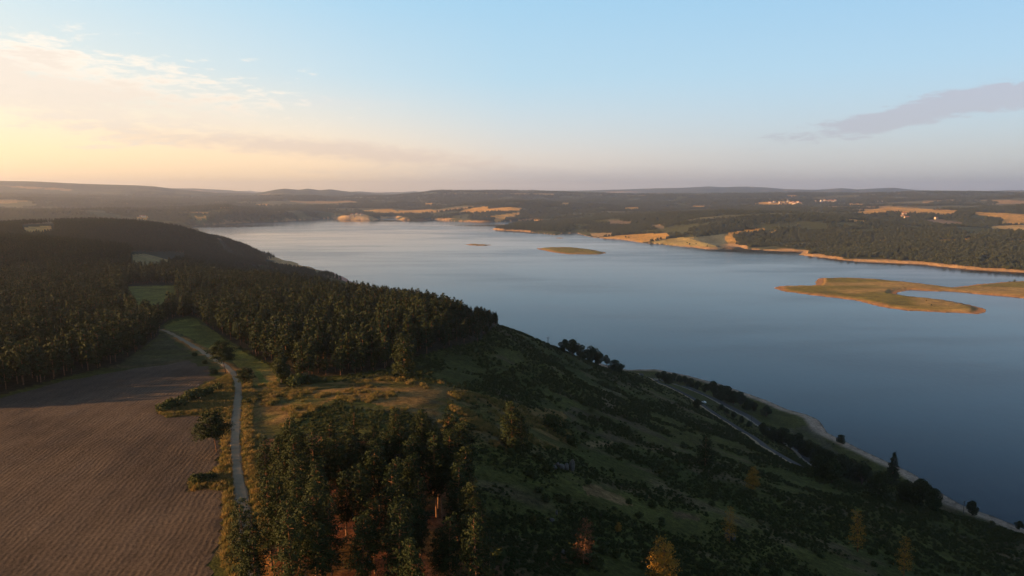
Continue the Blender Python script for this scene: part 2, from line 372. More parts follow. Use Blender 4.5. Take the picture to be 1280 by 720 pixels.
# ------------------------------------------------------------------ ground sheet (log-polar, one mesh)
def build_ground():
    azs = np.concatenate([np.linspace(-180, -46, 100, endpoint=False), np.linspace(-46, 46, 1150, endpoint=False), np.linspace(46, 180, 100, endpoint=False)])
    rs = np.concatenate([np.linspace(4, 60, 14, endpoint=False), np.geomspace(60, 27000, 640)])
    A, Rr = np.meshgrid(np.radians(azs), rs); x = Rr * np.sin(A); y = Rr * np.cos(A)
    z = np.empty_like(x)
    for i in range(0, len(rs), 40): z[i:i + 40] = height(x[i:i + 40], y[i:i + 40])
    nr, na = x.shape; v = np.stack([x, y, z], -1).reshape(-1, 3)
    I = np.arange(nr * na).reshape(nr, na); a = I[:-1]; b = I[1:]
    f = np.stack([a, np.roll(a, -1, 1), np.roll(b, -1, 1), b], -1).reshape(-1, 4)[:, ::-1]
    cz = float(height(np.array([0.]), np.array([0.]))[0]); v = np.vstack([v, [[0, 0, cz]]])
    me = mesh('ground', v, f, True)
    # the small cap under the camera
    c = len(v) - 1
    cap = mesh('ground_cap', np.vstack([v[:na], [[0, 0, cz]]]), [(i, (i + 1) % na, na) for i in range(na)][::1], True)
    return me, v, x, y, z

TRACK_PX = [(318, 740), (310, 690), (306, 650), (302, 620), (297, 590), (294, 560), (295, 530), (297, 505), (298, 485), (295, 473), (288, 463), (275, 453), (255, 441), (238, 430), (222, 421), (210, 415), (200, 412)]
TRACK = ground_line(TRACK_PX)
FIELD_PX = [(-500, 900), (268, 900), (272, 735), (277, 690), (280, 650), (281, 614), (262, 612), (240, 613), (236, 604), (262, 594), (274, 582), (278, 560), (276, 530), (250, 518), (206, 523), (197, 514), (222, 500), (250, 484), (268, 472), (262, 460), (240, 450), (150, 463), (70, 478), (0, 497), (-160, 530), (-500, 600)]
FIELD = [ground_at(p, q)[:2] for p, q in FIELD_PX]
ROAD = ground_line([(812, 473), (825, 475), (842, 480), (860, 486), (880, 494), (905, 506), (930, 519), (950, 532), (975, 548), (1000, 566), (1030, 590)])
ROAD = [(x, y, z) for x, y, z in ROAD]
LANE = ground_line([(800, 467), (818, 475), (832, 482), (850, 491), (868, 501), (884, 512), (905, 526), (925, 539), (945, 551), (962, 563), (982, 575), (1000, 584)])

# land cover polygons: (pixel outline on the ground, depth range, rgb, softness noise)
GOLD = (.70, .38, .085); DRY = (.19, .115, .040); GRN = (.055, .085, .022); HEATH = (.070, .070, .018); WOODF = (.040, .052, .024)
COVER_FAR = [
    ([(575, 264), (590, 260), (610, 258), (611, 261), (635, 259), (651, 260), (651, 263), (640, 263), (615, 264.5), (590, 267)], GOLD),
    ([(607, 271), (630, 268), (649, 265), (648, 269), (634, 272), (628, 276), (615, 277), (620, 273)], GOLD),
    ([(740, 298), (775, 294), (800, 293), (832, 291), (842, 296), (812, 302), (800, 302.5)], GOLD),
    ([(812, 303), (830, 299), (850, 297), (878, 297), (890, 303), (902, 311), (860, 309)], (.60, .42, .13)),
    ([(890, 296), (912, 291), (950, 285), (955, 287), (930, 292), (915, 294), (925, 305), (908, 309), (895, 304)], GOLD),
    ([(860, 298), (890, 294), (915, 291), (905, 297), (912, 306), (895, 307)], (.22, .22, .13)),
    ([(1060, 254), (1082, 255), (1078, 258), (1060, 257)], GOLD), ([(1070, 265), (1110, 259), (1145, 260), (1170, 262), (1200, 263), (1190, 268), (1150, 267), (1110, 265), (1080, 269)], GOLD),
    ([(1060, 274), (1092, 276), (1090, 278), (1060, 277)], GOLD), ([(1216, 265), (1300, 269), (1300, 280), (1250, 280), (1255, 273), (1220, 268)], GOLD),
    ([(1235, 283), (1262, 281), (1300, 281), (1300, 289), (1265, 289), (1240, 286)], (.75, .46, .14)), ([(1262, 301), (1300, 299.5), (1300, 304.5), (1267, 303.5)], GOLD),
    ([(1174, 299), (1192, 299.5), (1215, 297), (1216, 300), (1190, 302), (1175, 302)], GOLD), ([(1150, 275), (1175, 274), (1208, 279), (1200, 282), (1160, 279)], (.26, .18, .10)),
    ([(944, 254), (970, 252), (1000, 251.5), (1003, 256), (985, 256.5), (945, 256)], GOLD), ([(860, 258), (890, 257), (888, 259), (862, 259.5)], GOLD),
    ([(1018, 252), (1046, 251), (1046, 253), (1020, 253.5)], (.35, .22, .14)), ([(984, 244), (998, 244), (996, 246), (984, 246)], GOLD),
    ([(452, 263), (490, 261), (500, 266), (480, 267), (455, 265)], GOLD), ([(497, 263), (540, 261.5), (545, 265), (500, 267)], GOLD),
    ([(415, 274.5), (420, 271), (440, 268), (455, 267), (470, 275), (440, 276)], (.5, .33, .15)), ([(530, 254), (545, 254), (540, 257), (531, 257)], GOLD),
    ([(170, 271), (187, 270), (185, 275), (172, 275)], GOLD), ([(243, 270.5), (259, 270.5), (258, 273.5), (244, 273.5)], GOLD), ([(318, 255), (337, 254.5), (335, 257), (320, 257)], GOLD),
    ([(248, 274), (262, 273), (259, 277), (248, 277)], (.12, .16, .05)), ([(702, 254), (712, 253), (711, 257), (703, 257)], GOLD), ([(783, 259), (800, 259), (797, 262), (783, 261.5)], GOLD),
    ([(760, 275), (790, 277), (788, 281), (760, 280)], (.24, .18, .11)), ([(815, 281), (830, 282), (828, 287), (816, 285)], (.22, .17, .10)),
    ([(735, 292), (765, 291), (764, 295), (742, 296)], (.5, .33, .15)), ([(960, 290), (970, 288), (968, 292), (955, 293)], GOLD), ([(1100, 300), (1108, 300), (1108, 303), (1100, 303)], GOLD)]
COVER_NEAR = [
    ([(205, 412), (214, 402), (240, 398), (262, 412), (300, 438), (346, 462), (344, 479), (318, 481), (300, 462), (283, 447), (240, 425)], 250, 600, (.16, .15, .030), .4),
    ([(300, 458), (312, 461), (325, 478), (312, 480)], 200, 400, (.28, .16, .05), .6), ([(322, 466), (346, 462), (344, 474), (330, 472)], 200, 500, (.28, .17, .05), .7),
    ([(130, 462), (160, 448), (203, 418), (215, 424), (242, 448), (190, 456)], 250, 600, (.075, .070, .030), .8),
    ([(305, 482), (345, 479), (420, 478), (480, 470), (560, 480), (620, 500), (700, 520), (720, 560), (640, 562), (560, 552), (540, 520), (420, 500), (360, 530), (300, 600)], 120, 480, DRY, 1.0),
    ([(158, 358), (218, 356), (220, 376), (203, 396), (166, 398)], 400, 1000, (.18, .165, .036), .2), ([(166, 318), (190, 316), (229, 320), (229, 334), (166, 333)], 700, 1500, (.26, .19, .08), .1),
    ([(30, 284), (64, 282), (63, 291), (34, 292)], 1500, 2600, (.60, .36, .12), .1), ([(362, 337), (395, 333), (430, 345), (420, 352), (380, 345)], 900, 2600, (.20, .16, .08), .4),
    ([(730, 608), (748, 606), (762, 614), (780, 618), (794, 634), (778, 632), (755, 622), (735, 618)], 100, 400, (.20, .125, .055), .8), ([(840, 640), (878, 642), (876, 652), (845, 650)], 100, 400, (.12, .07, .04), .8),
    ([(730, 552), (765, 552), (764, 558), (735, 558)], 100, 500, (.22, .15, .07), .5), ([(790, 552), (830, 558), (850, 568), (815, 564)], 100, 500, (.17, .12, .06), .6),
    ([(700, 520), (740, 505), (800, 525), (850, 556), (800, 560), (720, 540)], 200, 600, (.085, .066, .032), 1.0), ([(750, 484), (770, 482), (775, 514), (760, 512)], 200, 700, (.17, .13, .07), .8),
    ([(322, 560), (340, 540), (580, 560), (630, 720), (630, 760), (325, 760)], 60, 190, (.20, .075, .035), .6), ([(560, 715), (640, 700), (700, 720), (700, 760), (560, 760)], 60, 200, (.12, .065, .035), .9),
    ([(700, 688), (738, 680), (740, 705), (680, 705)], 60, 200, (.20, .07, .035), .6), ([(200, 524), (196, 512), (225, 498), (262, 476), (290, 470), (292, 530), (275, 533), (250, 519), (206, 524)], 100, 500, (.30, .15, .045), .7), ([(232, 614), (236, 602), (262, 592), (276, 580), (300, 580), (300, 620), (262, 614)], 80, 300, (.30, .14, .045), .6), ([(985, 540), (1010, 530), (1040, 560), (1090, 590), (1080, 605), (1030, 580)], 300, 700, (.085, .075, .04), .8)]
FOREST_PX = [(250, 398), (262, 410), (300, 434), (350, 462), (352, 474), (420, 470), (480, 462), (540, 440), (600, 426), (622, 405), (600, 396), (560, 391), (435, 366), (400, 352), (330, 332), (220, 330), (180, 345), (0, 345), (-500, 345), (-500, 560), (-160, 520),
             (0, 494), (70, 474), (150, 455), (198, 420), (200, 408), (212, 400), (235, 395)]
STAND = [(-56, 150), (-30, 157), (-12, 158), (-7, 130), (-3, 100), (-4, 92), (-36, 92), (-41, 104), (-48, 125)]
def patch_fields(x, y):
    r = np.hypot(x, y)
    g = fbm(x * .55 + 300, y, 430, 3, 106, .35); n4 = fbm(x * .35, y, 900, 4, 104)
    return smooth(.645, .66, g) * (n4 > .38) * smooth(2500, 3200, r)
def cover(x, y, z):
    px, py = project(x, y, z); r = np.hypot(x, y); sd, isl = shore_sd(x, y); n = x.size
    n1 = fbm(x, y, 60, 4, 101); n2 = fbm(x, y, 7, 3, 102); n3 = fbm(x, y, 320, 4, 103); n4 = fbm(x * .35, y, 900, 4, 104)
    col = np.empty((n, 3)); col[:] = HEATH
    col = col * (1 + (n1 - .5)[:, None] * np.array([.9, .6, .5]))
    # dry scrapes of grass scattered over the heath
    k = smooth(.60, .72, fbm(x, y * 2, 26, 4, 105)) * smooth(.4, .6, n3 + .08) * (r < 1200); col += (np.array([.11, .08, .04]) - col) * (k * .8)[:, None]
    far = r > 2600
    fc = np.empty((n, 3)); fc[:] = WOODF; fc = fc * (1 + (n3 - .5) * .8)[:, None]; mead = smooth(.50, .42, fbm(x, y, 190, 4, 151)); fc += (np.array([.10, .10, .035]) - fc) * (mead * .9)[:, None]
    # a patchwork of pale fields further out
    rr = np.clip(r / 6000, .5, 3)
    kk = patch_fields(x, y)
    fc += (np.where((fbm(x, y, 600, 2, 190) > .5)[:, None], np.array([.50, .30, .11]), np.array([.16, .14, .06])) - fc) * (kk * .85)[:, None]
    col = np.where(far[:, None], fc, col)
    jx = (n2 - .5) * 2.4; jy = (fbm(x, y, 90, 3, 110) - .5) * .9
    for P, c in COVER_FAR:
        m = far & in_poly(px + (fbm(x, y, 200, 4, 108, .65) - .5) * 9, py + jy * 1.6, P) & (sd > 0); v = np.array(c) * (.55 + .75 * n1[m])[:, None]; col[m] = v
    for P, d0, d1, c, s in COVER_NEAR:
        a = in_poly(px + (n1 - .5) * 26 * s + jx * 2 * s, py + (fbm(x, y, 25, 3, 111) - .5) * 16 * s, P) & (r > d0) & (r < d1)
        wgt = a * (1 - s * .85 * smooth(.42, .62, fbm(x, y, 11, 3, 112))); col += (np.array(c) * (.7 + .6 * n2)[:, None] - col) * wgt[:, None]
    # verges of the track
    d = seg_dist(x, y, np.array(TRACK)[:, :2], False); wv = (1 - smooth(1.6, 4.6, d + (n2 - .5) * 3)) * (r < 600)
    vc = np.where((fbm(x, y, 14, 3, 120) > .5)[:, None], np.array([.44, .19, .05]), np.array([.14, .11, .035]))
    col += (vc - col) * (wv * .9)[:, None]
    # forest floor
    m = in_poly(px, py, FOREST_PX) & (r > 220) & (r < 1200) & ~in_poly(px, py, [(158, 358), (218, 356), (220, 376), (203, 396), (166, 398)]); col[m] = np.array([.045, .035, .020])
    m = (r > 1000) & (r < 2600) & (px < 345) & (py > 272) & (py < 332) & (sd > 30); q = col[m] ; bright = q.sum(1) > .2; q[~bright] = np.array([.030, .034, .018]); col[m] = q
    # sand and gravel by the water, islands
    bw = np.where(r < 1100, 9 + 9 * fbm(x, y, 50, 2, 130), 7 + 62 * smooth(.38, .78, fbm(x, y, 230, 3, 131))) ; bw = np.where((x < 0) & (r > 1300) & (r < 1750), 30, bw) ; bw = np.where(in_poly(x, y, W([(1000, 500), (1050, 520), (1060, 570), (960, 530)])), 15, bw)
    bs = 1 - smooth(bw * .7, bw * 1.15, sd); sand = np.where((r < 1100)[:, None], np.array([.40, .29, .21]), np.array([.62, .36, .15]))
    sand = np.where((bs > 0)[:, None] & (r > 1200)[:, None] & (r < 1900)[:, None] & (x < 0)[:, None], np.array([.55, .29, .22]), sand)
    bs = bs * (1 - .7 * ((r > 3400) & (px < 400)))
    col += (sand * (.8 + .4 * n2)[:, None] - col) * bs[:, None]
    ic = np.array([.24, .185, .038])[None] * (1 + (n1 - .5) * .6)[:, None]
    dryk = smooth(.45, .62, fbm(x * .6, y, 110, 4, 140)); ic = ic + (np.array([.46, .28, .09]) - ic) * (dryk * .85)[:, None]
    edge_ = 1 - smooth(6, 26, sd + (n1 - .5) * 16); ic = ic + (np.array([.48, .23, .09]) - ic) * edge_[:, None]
    col = np.where(isl[:, None], ic, col)
    wet = (sd < 1.2); col[wet] = np.array([.10, .07, .05])
    return col
def ground_material():
    M = Mat('ground_cover'); at = M.n('ShaderNodeAttribute', attribute_name='cover'); p = M.pos()
    a = M.noise(p, .55, 6, .7); b = M.noise(p, .07, 5, .6); c = M.noise(p, 2.6, 4, .7); d = M.noise(p, .008, 5, .65)
    k = M.math('MULTIPLY', M.math('ADD', M.ramp(a, [(.3, .45), (.7, 1.5)]), 0.0), M.ramp(b, [(.3, .72), (.7, 1.3)]))
    k = M.math('MULTIPLY', k, M.ramp(c, [(.3, .6), (.7, 1.4)])); k = M.math('MULTIPLY', k, M.ramp(d, [(.35, .85), (.65, 1.15)]))
    cc = M.n('ShaderNodeVectorMath', operation='SCALE'); M.l(at.outputs['Color'], cc.inputs[0]); M.l(k, cc.inputs['Scale'])
    h = M.math('ADD', M.math('MULTIPLY', a, .6), M.math('MULTIPLY', b, 1.5)); h = M.math('ADD', h, M.math('MULTIPLY', c, .2))
    M.bsdf(cc.outputs[0], .95, .05, M.bump(h, 1.0, .9)); return M.m
gme, gv, gx, gy, gz = build_ground()
GM = ground_material()
def paint(me, v):
    col = np.zeros((len(v), 4), np.float32); col[:, 3] = 1
    for i in range(0, len(v), 120000):
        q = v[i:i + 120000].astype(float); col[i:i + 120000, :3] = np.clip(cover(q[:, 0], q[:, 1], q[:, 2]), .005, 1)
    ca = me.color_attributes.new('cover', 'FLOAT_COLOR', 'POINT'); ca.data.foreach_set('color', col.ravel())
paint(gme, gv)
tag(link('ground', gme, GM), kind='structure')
capme = bpy.data.meshes['ground_cap']; cv = np.array([tuple(q.co) for q in capme.vertices]); paint(capme, cv)
tag(link('ground_under_hill', capme, GM), kind='structure')

# ------------------------------------------------------------------ water
def water():
    M = Mat('lake_water'); p = M.pos()
    big = M.noise(p, .0013, 4, .5, (.7, 1.3, 1), R(12)); big2 = M.noise(p, .005, 4, .6, (.5, 2.0, 1), R(-8))
    calm = M.ramp(M.math('ADD', M.math('MULTIPLY', big, .65), M.math('MULTIPLY', big2, .35)), [(.40, 0.0), (.58, 1.0)])
    w1 = M.noise(p, .9, 4, .6, (1, .6, 1), R(20)); w2 = M.noise(p, .12, 4, .6, (1, .5, 1), R(-30))
    h = M.math('ADD', M.math('MULTIPLY', w1, .14), M.math('MULTIPLY', w2, .5))
    bn = M.n('ShaderNodeBump'); bn.inputs['Distance'].default_value = 1.0; M.l(h, bn.inputs['Height']); M.l(M.math('MULTIPLY_ADD', calm, .36, .03), bn.inputs['Strength'])
    M.bsdf((.002, .011, .030), M.math('MULTIPLY_ADD', calm, .15, .04), .23, bn.outputs[0], IOR=1.33); return M.m
wl = np.array([(-6000, 100), (4000, -2000), (9000, 2000), (4000, 9000), (-6000, 9000)], float)
n = 40; gx_, gy_ = np.meshgrid(np.linspace(-7000, 6000, n), np.linspace(-1500, 9500, n)); I = np.arange(n * n).reshape(n, n)
wf = np.stack([I[:-1, :-1], I[:-1, 1:], I[1:, 1:], I[1:, :-1]], -1).reshape(-1, 4)
tag(link('lake_water', mesh('lake_water', np.stack([gx_, gy_, np.zeros_like(gx_)], -1).reshape(-1, 3), wf), water()), kind='structure')

# ------------------------------------------------------------------ draped strips: track, road, lane
def resample(P, step):
    P = np.array(P, float)[:, :2]
    # Catmull-Rom through the points
    Q = [];  E = np.vstack([2 * P[0] - P[1], P, 2 * P[-1] - P[-2]])
    for i in range(1, len(E) - 2):
        for t in np.linspace(0, 1, 12, endpoint=False):
            a, b, c, d = E[i - 1:i + 3]; Q.append(.5 * ((2 * b) + (c - a) * t + (2 * a - 5 * b + 4 * c - d) * t * t + (3 * b - a - 3 * c + d) * t ** 3))
    Q.append(P[-1]); Q = np.array(Q); s = np.concatenate([[0], np.cumsum(np.hypot(*np.diff(Q, axis=0).T))]); u = np.arange(0, s[-1], step)
    return np.stack([np.interp(u, s, Q[:, 0]), np.interp(u, s, Q[:, 1])], 1), u
def strip(name, P, offs, lift, mat, step=2.0, wob=0.0, thick=.35):
    C, u = resample(P, step); T = np.gradient(C, axis=0); T /= np.linalg.norm(T, axis=1)[:, None] + 1e-9; Nn = np.stack([T[:, 1], -T[:, 0]], 1)
    if isinstance(offs, tuple): offs = np.linspace(offs[0], offs[1], 7)
    V = []
    zc = height(C[:, 0], C[:, 1]); ker = np.ones(7) / 7; zs = np.convolve(np.pad(zc, 3, 'edge'), ker, 'valid')
    for k, o in enumerate(offs):
        oo = o + wob * (vnoise(u / 5, np.full_like(u, k * 9.7 if k in (0, len(offs) - 1) else 3.3), 5) - .5) * (k in (0, len(offs) - 1)) * 2
        q = C + Nn * (oo[:, None] if np.ndim(oo) else oo); z = np.maximum(height(q[:, 0], q[:, 1]), zs - .15) + lift
        V.append(np.column_stack([q, z]))
    # skirts down the outer edges so that the strip has depth
    V.insert(0, V[0] - [0, 0, thick]); V.append(V[-1] - [0, 0, thick])
    V = np.array(V); k, n_, _ = V.shape; I = np.arange(k * n_).reshape(k, n_)
    f = np.stack([I[:-1, :-1], I[:-1, 1:], I[1:, 1:], I[1:, :-1]], -1).reshape(-1, 4)
    return tag(link(name, mesh(name, V.reshape(-1, 3), f, False), mat), kind='structure')
tm = Mat('pale_gravel'); p = tm.pos(); a_ = tm.noise(p, .5, 5, .6); b_ = tm.noise(p, 3, 4, .7)
tm.bsdf(tm.mix(tm.ramp(tm.math('MULTIPLY_ADD', b_, .4, tm.math('MULTIPLY', a_, .6)), [(.35, 0.0), (.65, 1.0)]), (.25, .185, .115), (.37, .28, .18)), .9, .1, tm.bump(b_, .5, .08))
am = Mat('old_asphalt'); p = am.pos(); a_ = am.noise(p, .3, 5, .6); am.bsdf(am.mix(a_, (.04, .038, .038), (.065, .06, .058)), .85, .2)
vm = Mat('pale_verge'); p = vm.pos(); a_ = vm.noise(p, .4, 5, .7); vm.bsdf(vm.mix(vm.ramp(a_, [(.4, 0.0), (.6, 1.0)]), (.18, .145, .09), (.34, .28, .20)), .95, .1)
lm = Mat('tan_earth'); p = lm.pos(); a_ = lm.noise(p, .5, 5, .7); lm.bsdf(lm.mix(a_, (.28, .20, .11), (.42, .31, .18)), .95, .1)
strip('track_path', TRACK, (-1.25, 1.25), .06, tm.m, 1.5, .3)
strip('asphalt_road', ROAD, (-4.2, 4.2), .30, am.m, 4, 0)
strip('road_shoulder_pavement', ROAD, (4.25, 7.4), .34, vm.m, 4, .3)
strip('lane_road', LANE, (-3.4, 1.0), .30, am.m, 4, 0)
strip('lane_bank_path', LANE, (1.05, 4.0), .42, lm.m, 4, .3)
wm_ = simple('road_paint', (.7, .7, .68), .7, .3, .1)
strip('road_marking', ROAD, np.array([3.85, 4.02]), .312, wm_, 4, 0, .008)

# ploughed field: its own finely gridded sheet
def plough():
    x0, x1, y0, y1 = -330, -45, 40, 330; st = 1.2
    X_, Y_ = np.meshgrid(np.arange(x0, x1, st), np.arange(y0, y1, st)); Fp = np.array(FIELD)
    d = seg_dist(X_, Y_, Fp); s = np.where(in_poly(X_, Y_, Fp), d, -d) + (fbm(X_, Y_, 7, 4, 44) - .5) * 5.5; ok = s > 0
    Z_ = height(X_, Y_) + .16 * smooth(0, 1.5, s) - .05
    I = np.arange(X_.size).reshape(X_.shape); q = np.stack([I[:-1, :-1], I[:-1, 1:], I[1:, 1:], I[1:, :-1]], -1).reshape(-1, 4)
    okf = ok.ravel()[q].all(1); q = q[okf]; used = np.unique(q); mp = np.full(X_.size, -1); mp[used] = np.arange(len(used))
    V = np.stack([X_, Y_, Z_], -1).reshape(-1, 3)[used]
    M = Mat('ploughed_soil'); p = M.pos(); ang = R(9)
    sp = M.n('ShaderNodeSeparateXYZ'); M.l(p, sp.inputs[0]); big = M.noise(p, .008, 1); wob = M.noise(p, .12, 3)
    u = M.math('ADD', M.math('MULTIPLY', sp.outputs[0], math.cos(ang)), M.math('MULTIPLY', sp.outputs[1], math.sin(ang)))
    u = M.math('ADD', u, M.math('MULTIPLY', big, 9.0)); u = M.math('ADD', u, M.math('MULTIPLY', wob, 2.0))
    f1 = M.math('SINE', M.math('MULTIPLY', u, 2 * math.pi / 1.15)); f2 = M.math('SINE', M.math('MULTIPLY', u, 2 * math.pi / 6.1))
    cl = M.noise(p, 1.6, 5, .75); br = M.noise(p, .35, 4, .6); lg = M.noise(p, .018, 6, .68)
    hgt = M.math('ADD', M.math('MULTIPLY', M.math('MULTIPLY', f1, M.ramp(br, [(.35, .1), (.62, 1.0)])), .30), M.math('ADD', M.math('MULTIPLY', cl, 2.4), M.math('MULTIPLY', f2, .15)))
    k = M.math('MULTIPLY_ADD', M.math('MULTIPLY', f1, M.ramp(br, [(.35, .0), (.65, 1.0)])), .24, M.ramp(cl, [(.3, .60), (.7, 1.35)]))
    k = M.math('MULTIPLY_ADD', f2, .05, k)
    c = M.mix(M.ramp(lg, [(.35, 0.0), (.65, 1.0)]), (.080, .058, .043), (.142, .104, .076))
    cc = M.n('ShaderNodeVectorMath', operation='SCALE'); M.l(c, cc.inputs[0]); M.l(k, cc.inputs['Scale'])
    M.bsdf(cc.outputs[0], .95, .05, M.bump(hgt, 1.0, .22))
    tag(link('ploughed_field_ground', mesh('ploughed_field_ground', V, mp[q], True), M.m), kind='structure')
plough()

# ------------------------------------------------------------------ tree meshes
def leaves(C, size, rng, flat=.0, out=None):
    """random little quads centred on C"""
    n = len(C)
    if out is None: out = C * [1, 1, 0] + [0, 0, .5]
    nr = out / (np.linalg.norm(out, axis=1)[:, None] + 1e-6) + rng.normal(size=(n, 3)) * .55; nr /= np.linalg.norm(nr, axis=1)[:, None]
    a = np.cross(nr, rng.normal(size=(n, 3))); a /= np.linalg.norm(a, axis=1)[:, None]; b = np.cross(nr, a)
    s = (size * rng.uniform(.6, 1.35, n))[:, None]; a = a * s; b = b * s * .6; a[:, 2] *= 1 - flat; b[:, 2] *= 1 - flat
    V = np.stack([C - a, C - b * .9, C + a, C + b * .9], 1).reshape(-1, 3); return V, np.arange(4 * n).reshape(n, 4)
def tube(P, r, k=6):
    P = np.array(P, float); V = []
    for i, q in enumerate(P):
        t = P[min(i + 1, len(P) - 1)] - P[max(i - 1, 0)]; t /= np.linalg.norm(t) + 1e-9; a = np.cross(t, [0, 0, 1.0] if abs(t[2]) < .9 else [1.0, 0, 0]); a /= np.linalg.norm(a); b = np.cross(t, a)
        th = np.arange(k) * 2 * math.pi / k; V.append(q + r[i] * (np.cos(th)[:, None] * a + np.sin(th)[:, None] * b))
    V = np.vstack(V); f = []
    for i in range(len(P) - 1):
        for j in range(k): f.append((i * k + j, i * k + (j + 1) % k, (i + 1) * k + (j + 1) % k, (i + 1) * k + j))
    return V, np.array(f)
def joinq(parts):
    V, Fq, o = [], [], 0
    for v, f in parts: V.append(v); Fq.append(f + o); o += len(v)
    return np.vstack(V), np.vstack(Fq)
def pine(seed, h=18, base=.38, spread=2.9, dens=1.0, leaf=.21, shape='pine', lean=.4, lpc=30):
    rng = np.random.default_rng(seed); ph = rng.uniform(0, 6.28)
    def axis(t): return np.array([lean * math.sin(t * 2 + ph) * t, lean * math.cos(t * 1.7 + ph) * t, h * t])
    tr = [tube([axis(t) for t in np.linspace(0, .97, 9)], np.linspace(.26, .04, 9) * h / 18, 7)]; cl = []; szs = []
    nb = int(54 * dens)
    for i in range(nb):
        t = base + (1 - base) * (i + rng.uniform(0, 1)) / nb; u = (t - base) / (1 - base)
        if shape == 'pine': rad = spread * (math.sin(math.pi * (0.18 + .80 * u)) ** .8) * rng.uniform(.55, 1.15) + .25
        elif shape == 'spruce': rad = spread * (1 - u) ** .85 * rng.uniform(.8, 1.1) + .15
        else: rad = spread * (math.sin(math.pi * (0.12 + .84 * u)) ** .6) * rng.uniform(.5, 1.1) * (1.15 - .7 * u) + .2
        th = i * 2.4 + rng.uniform(-.5, .5); o = axis(t); rise = rng.uniform(-.15, .45) if shape != 'spruce' else -.25
        e_ = o + np.array([math.cos(th) * rad, math.sin(th) * rad, rad * rise])
        if rad > .7: tr.append(tube([o, (o + e_) / 2 + [0, 0, -.05 * rad], e_], [.06 * h / 18, .04 * h / 18, .012], 4))
        m = max(1, int(rad / .62))
        for q in range(m):
            s = (q + 1) / m; c = o + (e_ - o) * (.3 + .7 * s) + rng.normal(0, .16, 3) * [1, 1, .8]; k = lpc
            cl.append(c + rng.normal(0, 1, (k, 3)) * np.array([.38, .38, .24]) * (.7 + .4 * rad / spread))
    C = np.vstack(cl); V, Fq = leaves(C, leaf, rng, .15)
    return mesh('pine_crown_mesh', V, Fq), mesh('pine_trunk_mesh', *joinq(tr), True)
def broad(seed, h=9, w=4.2, leaf=.30, n=4800, base=.16):
    rng = np.random.default_rng(seed); tr = [tube([(0, 0, 0), (.1, .05, h * .3), (0, .1, h * .55)], [.28 * h / 9, .22 * h / 9, .1 * h / 9], 7)]; C = []
    K = 11; ctr = []
    for i in range(K):
        th = i * 2.4 + rng.uniform(0, .5); u = rng.uniform(base, .82); rad = w * rng.uniform(.25, .68) * math.sin(math.pi * min(.95, u + .05)) ** .5
        c = np.array([math.cos(th) * rad, math.sin(th) * rad, h * u]); ctr.append((c, rng.uniform(.26, .42) * w)); tr.append(tube([(0, 0, h * .14), c * [.5, .5, .8], c], [.12, .07, .03], 4))
    ctr.append((np.array([0, 0, h * .8]), w * .4))
    for c, r_ in ctr:
        k = n // len(ctr); d = rng.normal(size=(k, 3)); d /= np.linalg.norm(d, axis=1)[:, None]; C.append(c + d * (r_ * rng.uniform(.55, 1.08, k) ** .6)[:, None] * [1, 1, .8])
    V, Fq = leaves(np.vstack(C), leaf, rng, .1); return mesh('broad_crown_mesh', V, Fq), mesh('broad_trunk_mesh', *joinq(tr), True)
def bush(seed, h=1.8, w=1.5, leaf=.22, n=500):
    rng = np.random.default_rng(seed); C = []
    for i in range(7):
        th = i * 2.4; c = np.array([math.cos(th) * w * .45 * rng.uniform(.3, 1.2), math.sin(th) * w * .45 * rng.uniform(.3, 1.2), h * rng.uniform(.3, .62)]); k = n // 7
        d = rng.normal(size=(k, 3)); d /= np.linalg.norm(d, axis=1)[:, None]; C.append(c + d * rng.uniform(.5, 1.1, k)[:, None] * [w * .42, w * .42, h * .38])
    V, Fq = leaves(np.vstack(C), leaf, rng); V[:, 2] = np.maximum(V[:, 2], 0.0); return mesh('shrub_mesh', V, Fq)
PINES = [pine(100 + i, h=16 + (i % 3) - 1, base=[.30, .40, .26, .42, .34, .24][i], spread=[2.5, 2.2, 2.8, 2.1, 2.4, 2.7][i], shape=['pine', 'cone', 'cone', 'pine', 'cone', 'cone'][i], lean=.5) for i in range(6)]
MIDP = [pine(200 + i, h=14, base=[.22, .15, .3, .2][i], spread=[2.8, 2.5, 3.0, 2.4][i], dens=.62, leaf=.62, lpc=7, shape='cone', lean=.3) for i in range(4)]
FULLP = [pine(300 + i, h=9, base=.06, spread=2.6, dens=1.1, leaf=.19, lpc=26, shape='cone', lean=.3) for i in range(3)]
FLATP = [pine(340 + i, h=9, base=.42, spread=3.6, dens=1.0, leaf=.20, lpc=34, shape='pine', lean=1.2) for i in range(2)]
THINP = [pine(360 + i, h=10, base=.15, spread=2.0, dens=.7, leaf=.18, lpc=16, shape='cone', lean=.6) for i in range(2)]
SPRUCE = pine(400, h=17, base=.10, spread=3.6, dens=2.2, leaf=.30, lpc=22, shape='spruce', lean=.1)
BROAD = [broad(500 + i, h=9 + i % 2, w=4.2 + .4 * i) for i in range(4)]
BUSH = [bush(600 + i) for i in range(4)]
FARB = [broad(700 + i, h=11, w=6.5, leaf=1.5, n=130) for i in range(3)]
for c, t in PINES + MIDP + FULLP + FLATP + THINP + [SPRUCE]: c.materials.append(MT['pine']); t.materials.append(MT['bark'])
for c, t in BROAD: c.materials.append(MT['oak']); t.materials.append(MT['bark_dark'])
for c, t in FARB: c.materials.append(MT['wood_far']); t.materials.append(MT['bark_dark'])
for b in BUSH: b.materials.append(MT['shrub'])
def remat(pair, key):
    c = pair[0].copy(); c.materials.clear(); c.materials.append(MT[key]); return (c, pair[1])
PROTO = {}
